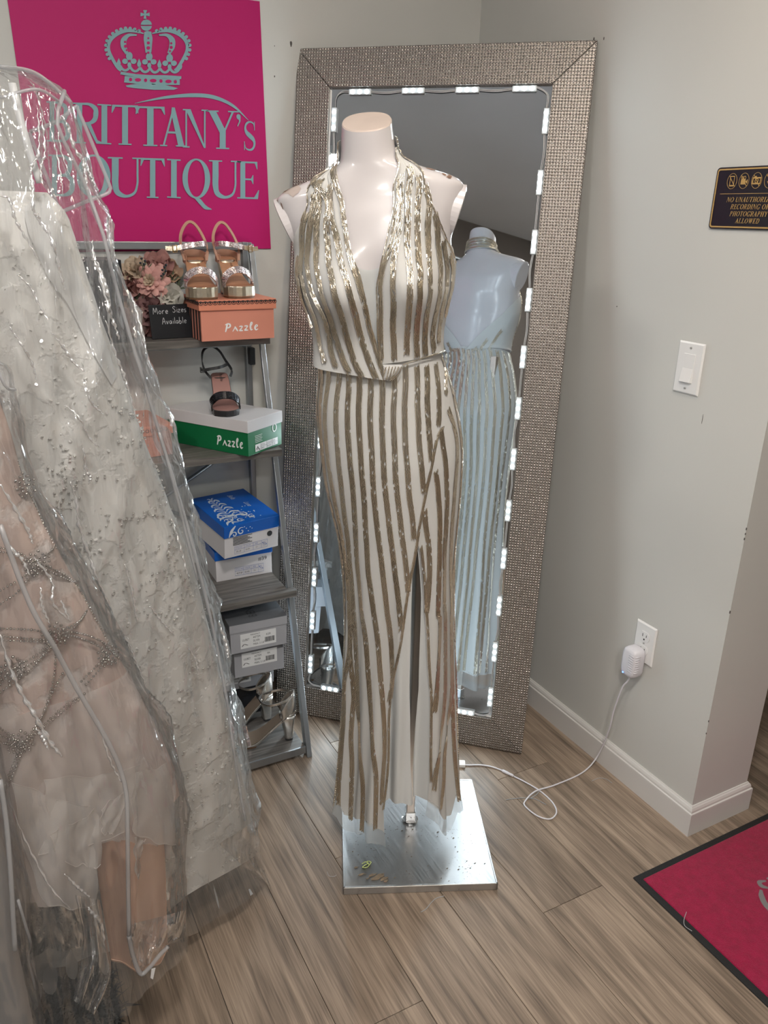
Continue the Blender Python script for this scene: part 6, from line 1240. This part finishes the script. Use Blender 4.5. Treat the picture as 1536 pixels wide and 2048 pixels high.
# film folds drawn as pale tubes, their highlight streaks put into the colour
def crease_highlight_mat():
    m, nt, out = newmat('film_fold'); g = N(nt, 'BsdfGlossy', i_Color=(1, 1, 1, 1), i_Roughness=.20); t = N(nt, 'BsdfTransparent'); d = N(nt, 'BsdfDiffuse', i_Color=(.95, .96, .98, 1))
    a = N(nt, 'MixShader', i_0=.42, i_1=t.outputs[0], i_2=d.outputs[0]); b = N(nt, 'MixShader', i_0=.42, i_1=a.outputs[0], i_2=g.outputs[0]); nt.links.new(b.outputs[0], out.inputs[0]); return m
M['crease'] = crease_highlight_mat()
def crease_highlight(bv, pts, Y, par, r):
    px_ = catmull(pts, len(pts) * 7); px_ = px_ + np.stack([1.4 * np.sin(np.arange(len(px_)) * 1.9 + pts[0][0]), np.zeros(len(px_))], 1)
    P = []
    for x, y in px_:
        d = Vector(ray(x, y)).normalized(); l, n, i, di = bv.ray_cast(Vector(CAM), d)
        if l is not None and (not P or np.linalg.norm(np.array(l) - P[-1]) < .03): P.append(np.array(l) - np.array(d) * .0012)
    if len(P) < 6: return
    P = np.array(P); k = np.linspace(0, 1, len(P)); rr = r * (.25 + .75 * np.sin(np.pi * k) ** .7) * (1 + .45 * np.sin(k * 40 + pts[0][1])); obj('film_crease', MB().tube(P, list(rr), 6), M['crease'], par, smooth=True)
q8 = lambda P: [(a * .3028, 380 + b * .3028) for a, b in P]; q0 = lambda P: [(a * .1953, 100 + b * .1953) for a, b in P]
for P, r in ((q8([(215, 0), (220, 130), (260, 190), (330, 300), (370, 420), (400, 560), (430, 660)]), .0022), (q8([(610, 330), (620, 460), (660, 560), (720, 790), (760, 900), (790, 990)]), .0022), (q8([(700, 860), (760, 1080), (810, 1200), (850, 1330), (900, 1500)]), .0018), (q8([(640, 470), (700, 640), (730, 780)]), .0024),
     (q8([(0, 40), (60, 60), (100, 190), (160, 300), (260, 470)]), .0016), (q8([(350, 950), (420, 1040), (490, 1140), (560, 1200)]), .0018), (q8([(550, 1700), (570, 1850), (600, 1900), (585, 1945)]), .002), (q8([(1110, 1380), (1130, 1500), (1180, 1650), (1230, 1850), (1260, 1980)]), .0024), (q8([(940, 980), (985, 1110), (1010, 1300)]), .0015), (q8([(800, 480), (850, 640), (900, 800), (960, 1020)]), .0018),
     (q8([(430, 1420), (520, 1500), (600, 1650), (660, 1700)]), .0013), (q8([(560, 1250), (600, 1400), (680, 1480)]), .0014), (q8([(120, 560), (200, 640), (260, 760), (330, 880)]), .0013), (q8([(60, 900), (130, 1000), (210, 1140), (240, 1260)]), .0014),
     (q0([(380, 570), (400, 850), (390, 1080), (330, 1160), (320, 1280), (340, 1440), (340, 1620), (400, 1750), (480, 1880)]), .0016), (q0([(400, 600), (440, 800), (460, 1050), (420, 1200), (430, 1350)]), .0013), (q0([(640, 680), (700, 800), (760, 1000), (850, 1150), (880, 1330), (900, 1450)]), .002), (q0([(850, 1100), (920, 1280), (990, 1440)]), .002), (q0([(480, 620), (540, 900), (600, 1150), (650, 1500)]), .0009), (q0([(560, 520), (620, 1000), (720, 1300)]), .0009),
     (u09([(450, 200), (490, 330), (500, 450), (530, 560), (580, 700), (620, 820), (700, 1000), (720, 1100)]), .0022), (u09([(800, 730), (850, 930), (880, 1120)]), .0018), (u09([(1400, 1100), (1450, 1250), (1460, 1330)]), .0026), (u09([(1100, 440), (1160, 640), (1200, 800)]), .0016), (u09([(960, 1000), (1040, 1100), (1120, 1190)]), .0015), (u09([(1180, 1230), (1250, 1340), (1270, 1440)]), .0015), (u09([(820, 1200), (860, 1330), (930, 1500)]), .0016), (u09([(1250, 300), (1300, 520), (1360, 720), (1420, 960)]), .0016)): crease_highlight(bvb2, P, 1.3, bg2, r * 1.25)
for P, r in ((u09([(0, 220), (100, 380), (180, 520), (210, 600)]), .0018), (u09([(0, 500), (80, 640), (140, 700), (190, 800)]), .0018), (u09([(0, 1180), (60, 1380), (120, 1520), (190, 1650), (240, 1720)]), .0022), (u09([(230, 1780), (280, 1850), (310, 1920)]), .002), (u2([(140, 0), (190, 100), (260, 220), (320, 290)]), .0026), (u09([(220, 690), (330, 840), (340, 980), (440, 1090)]), .0016), (u09([(390, 960), (450, 1100)]), .0014), (u09([(260, 880), (270, 1000), (320, 1110)]), .0014), (u2([(330, 890), (400, 960), (460, 1010)]), .0018), (u2([(450, 1060), (480, 1100), (520, 1150), (535, 1260)]), .0022), (u2([(500, 100), (560, 300), (620, 420)]), .0014), (u2([(60, 560), (150, 760), (260, 960), (380, 1090)]), .0012)): crease_highlight(bvb1, P, 1.08, bg1, r * 1.25)
# --- third bag at the frame's edge
e3 = outline([(-60, 1100), (-30, 1350), (-5, 1500), (16, 1595), (40, 1690), (55, 1790), (60, 1880)], 1.03); e3 = np.vstack([e3, [[-.2, 0, 1.2], [-.24, 0, 1.6], [-.28, 0, 1.68]]]); e3 = e3[np.argsort(e3[:, 2])]
g3h = Hang(e3 - np.array([.02, 0, 0]), 1.03, ([0, 1.3], [-.40, -.40]), ([0, .6, 1.6], [.06, .06, .03]), .005, 21.0, 2.0, 13, ([0, .6, 1.2], [.012, .008, .002]))
g3t = thing('pale_gown', 'pale grey tulle gown at the edge of the picture in the nearest bag', 'gown', (-.4, 1.03, .15), 'bagged gowns on the rack')
obj('gown_skirt', g3h.mesh(60, 140, hem=lambda t: .22 + .02 * math.sin(5 * t)), cloth('pale_grey_tulle', (.56, .55, .55), see=.1, transl=.3), g3t, smooth=True)
bg3 = thing('garment_bag', 'clear plastic garment bag nearest the dark rug at the edge of the picture', 'garment bag', (-.4, 1.03, .08), 'clear garment bags on the rack')
b3h = Hang(e3, 1.03, ([0, 1.3], [-.40, -.40]), ([0, .6, 1.6, 1.68], [.085, .085, .05, .02]), .008, 31.0, 2.3); m3 = b3h.mesh(90, 120, dense=True, hem=lambda t: .10 + .02 * math.sin(4 * t)); obj('film', m3, M['film'], bg3, smooth=True); bvb3 = bvh_of(m3)
seam('piping', bvb3, [(0, 1560), (12, 1640), (20, 1730), (26, 1830), (30, 1900)], 1.02, .0034, M['pipingclear'], bg3)
seam('piping', bvb3, [(36, 1800), (60, 1880), (88, 1960)], 1.06, .002, M['pipingclear'], bg3)
# --- clothes rack
M['rack'] = pbr('rack_grey_tube', (.16, .17, .18), .3, metal=.8)
rk = thing('clothes_rack', 'grey tube clothes rack that carries the bagged gowns', 'clothes rack', (-.1, 1.3, 0))
obj('hanging_rod', MB().tube([(-.16, .80, 1.82), (-.16, 1.72, 1.82)], .012, 12), M['rack'], rk, smooth=True)
for y in (.80, 1.72): obj('post', MB().tube([(-.16, y, .03), (-.16, y, 1.82)], .012, 12), M['rack'], rk, smooth=True); obj('foot_bar', MB().tube([(-.42, y, .02), (.0, y, .02)], .012, 12), M['rack'], rk, smooth=True)
fb = [at_z(85, 1835, .05), at_z(143, 1846, .05)]
obj('base_bar', MB().tube([(-.16, .80, .05), (-.16, 1.72, .05)], .010, 10), M['rack'], rk, smooth=True)
for par, (x, y) in ((bg2, (-.1, 1.415)), (bg1, (-.24, 1.175)), (bg3, (-.40, 1.03))):
    obj('hanger_hook', MB().tube(catmull([(x, y, 1.66), (x * .6 - .064, y, 1.75), (-.16 + .014, y, 1.80), (-.16 + .010, y, 1.832), (-.16 - .006, y, 1.838), (-.16 - .015, y, 1.82)], 30), .002, 6), M['chrome'], par, smooth=True)
# --- dark shag rug
M['rugbase'] = pbr('rug_backing', (.03, .03, .03), .95); M['rugpile'] = pbr('rug_charcoal_pile', (.075, .075, .072), .95, var=.5, vscale=40)
rg = thing('shag_rug', 'charcoal shag rug under the bagged gowns', 'rug', (-.35, .9, 0))
obj('rug_backing', MB().box((-1.0, .3, .0005), (.095, 1.345, .006)), M['rugbase'], rg)
mb = MB()
for i in range(9000):
    x, y = (rng.uniform(-.22, .095), rng.uniform(.95, 1.345)) if i < 7000 else (rng.uniform(-.9, -.2), rng.uniform(.4, 1.34)); d = rng.normal(size=2) * .009; w_ = rng.normal(size=2) * .0022; h = .012 + .012 * rng.random(); p = np.array([x, y, .006])
    mb.add([p + [w_[0], w_[1], 0], p - [w_[0], w_[1], 0], p + [d[0] * .6 - w_[0], d[1] * .6 - w_[1], h], p + [d[0] * .6 + w_[0], d[1] * .6 + w_[1], h], p + [d[0] * 1.7, d[1] * 1.7, h * 1.05]], [(0, 1, 2, 3), (3, 2, 4)])
obj('rug_pile', mb, M['rugpile'], rg, recalc=False, kind='stuff')
# ------------------------------------------------------------------ small things on the floor and the stand
M['threadblue'] = pbr('pale_blue_thread', (.36, .42, .48), .8); M['threadgrey'] = pbr('grey_thread', (.4, .4, .41), .8); M['lime'] = pbr('lime_thread', (.52, .62, .22), .8)
def thread(label, pts, z, r, m): o = obj('loose_thread', MB().tube(catmull([at_z(x, y, z) for x, y in pts], len(pts) * 8), r, 5), m, None, smooth=True); return tag(o, label, 'thread')
thread('pale grey twist of thread on the floor in front of the steel base', [(842, 1824), (852, 1818), (862, 1806), (872, 1797), (888, 1792)], .0012, .0011, M['threadgrey'])
thread('pale blue thread lying through the cord loop', [(1012, 1600), (1030, 1597), (1050, 1596), (1070, 1598), (1092, 1609)], .001, .0008, M['threadblue'])
thread('pale blue thread end beside the cord crossing', [(1062, 1596), (1074, 1588), (1080, 1578)], .001, .0008, M['threadblue'])
thread('grey thread on the floor near the baseboard', [(1184, 1562), (1198, 1556), (1212, 1558), (1224, 1566)], .001, .0009, M['threadgrey'])
thread('grey thread curled over the black edge of the mat', [(1373, 1824), (1368, 1840), (1370, 1852), (1384, 1862)], .0092, .0008, M['threadgrey'])
thread('fine pale thread on the floor left of the steel base', [(654, 1744), (658, 1752), (668, 1753), (673, 1750)], .001, .0006, M['threadgrey'])
thread('tangled lime green thread on the steel base', [(724, 1728), (730, 1724), (736, 1726), (729, 1731), (725, 1735), (733, 1735), (738, 1730), (734, 1723), (742, 1724), (739, 1730)], .0222, .0011, M['lime'])
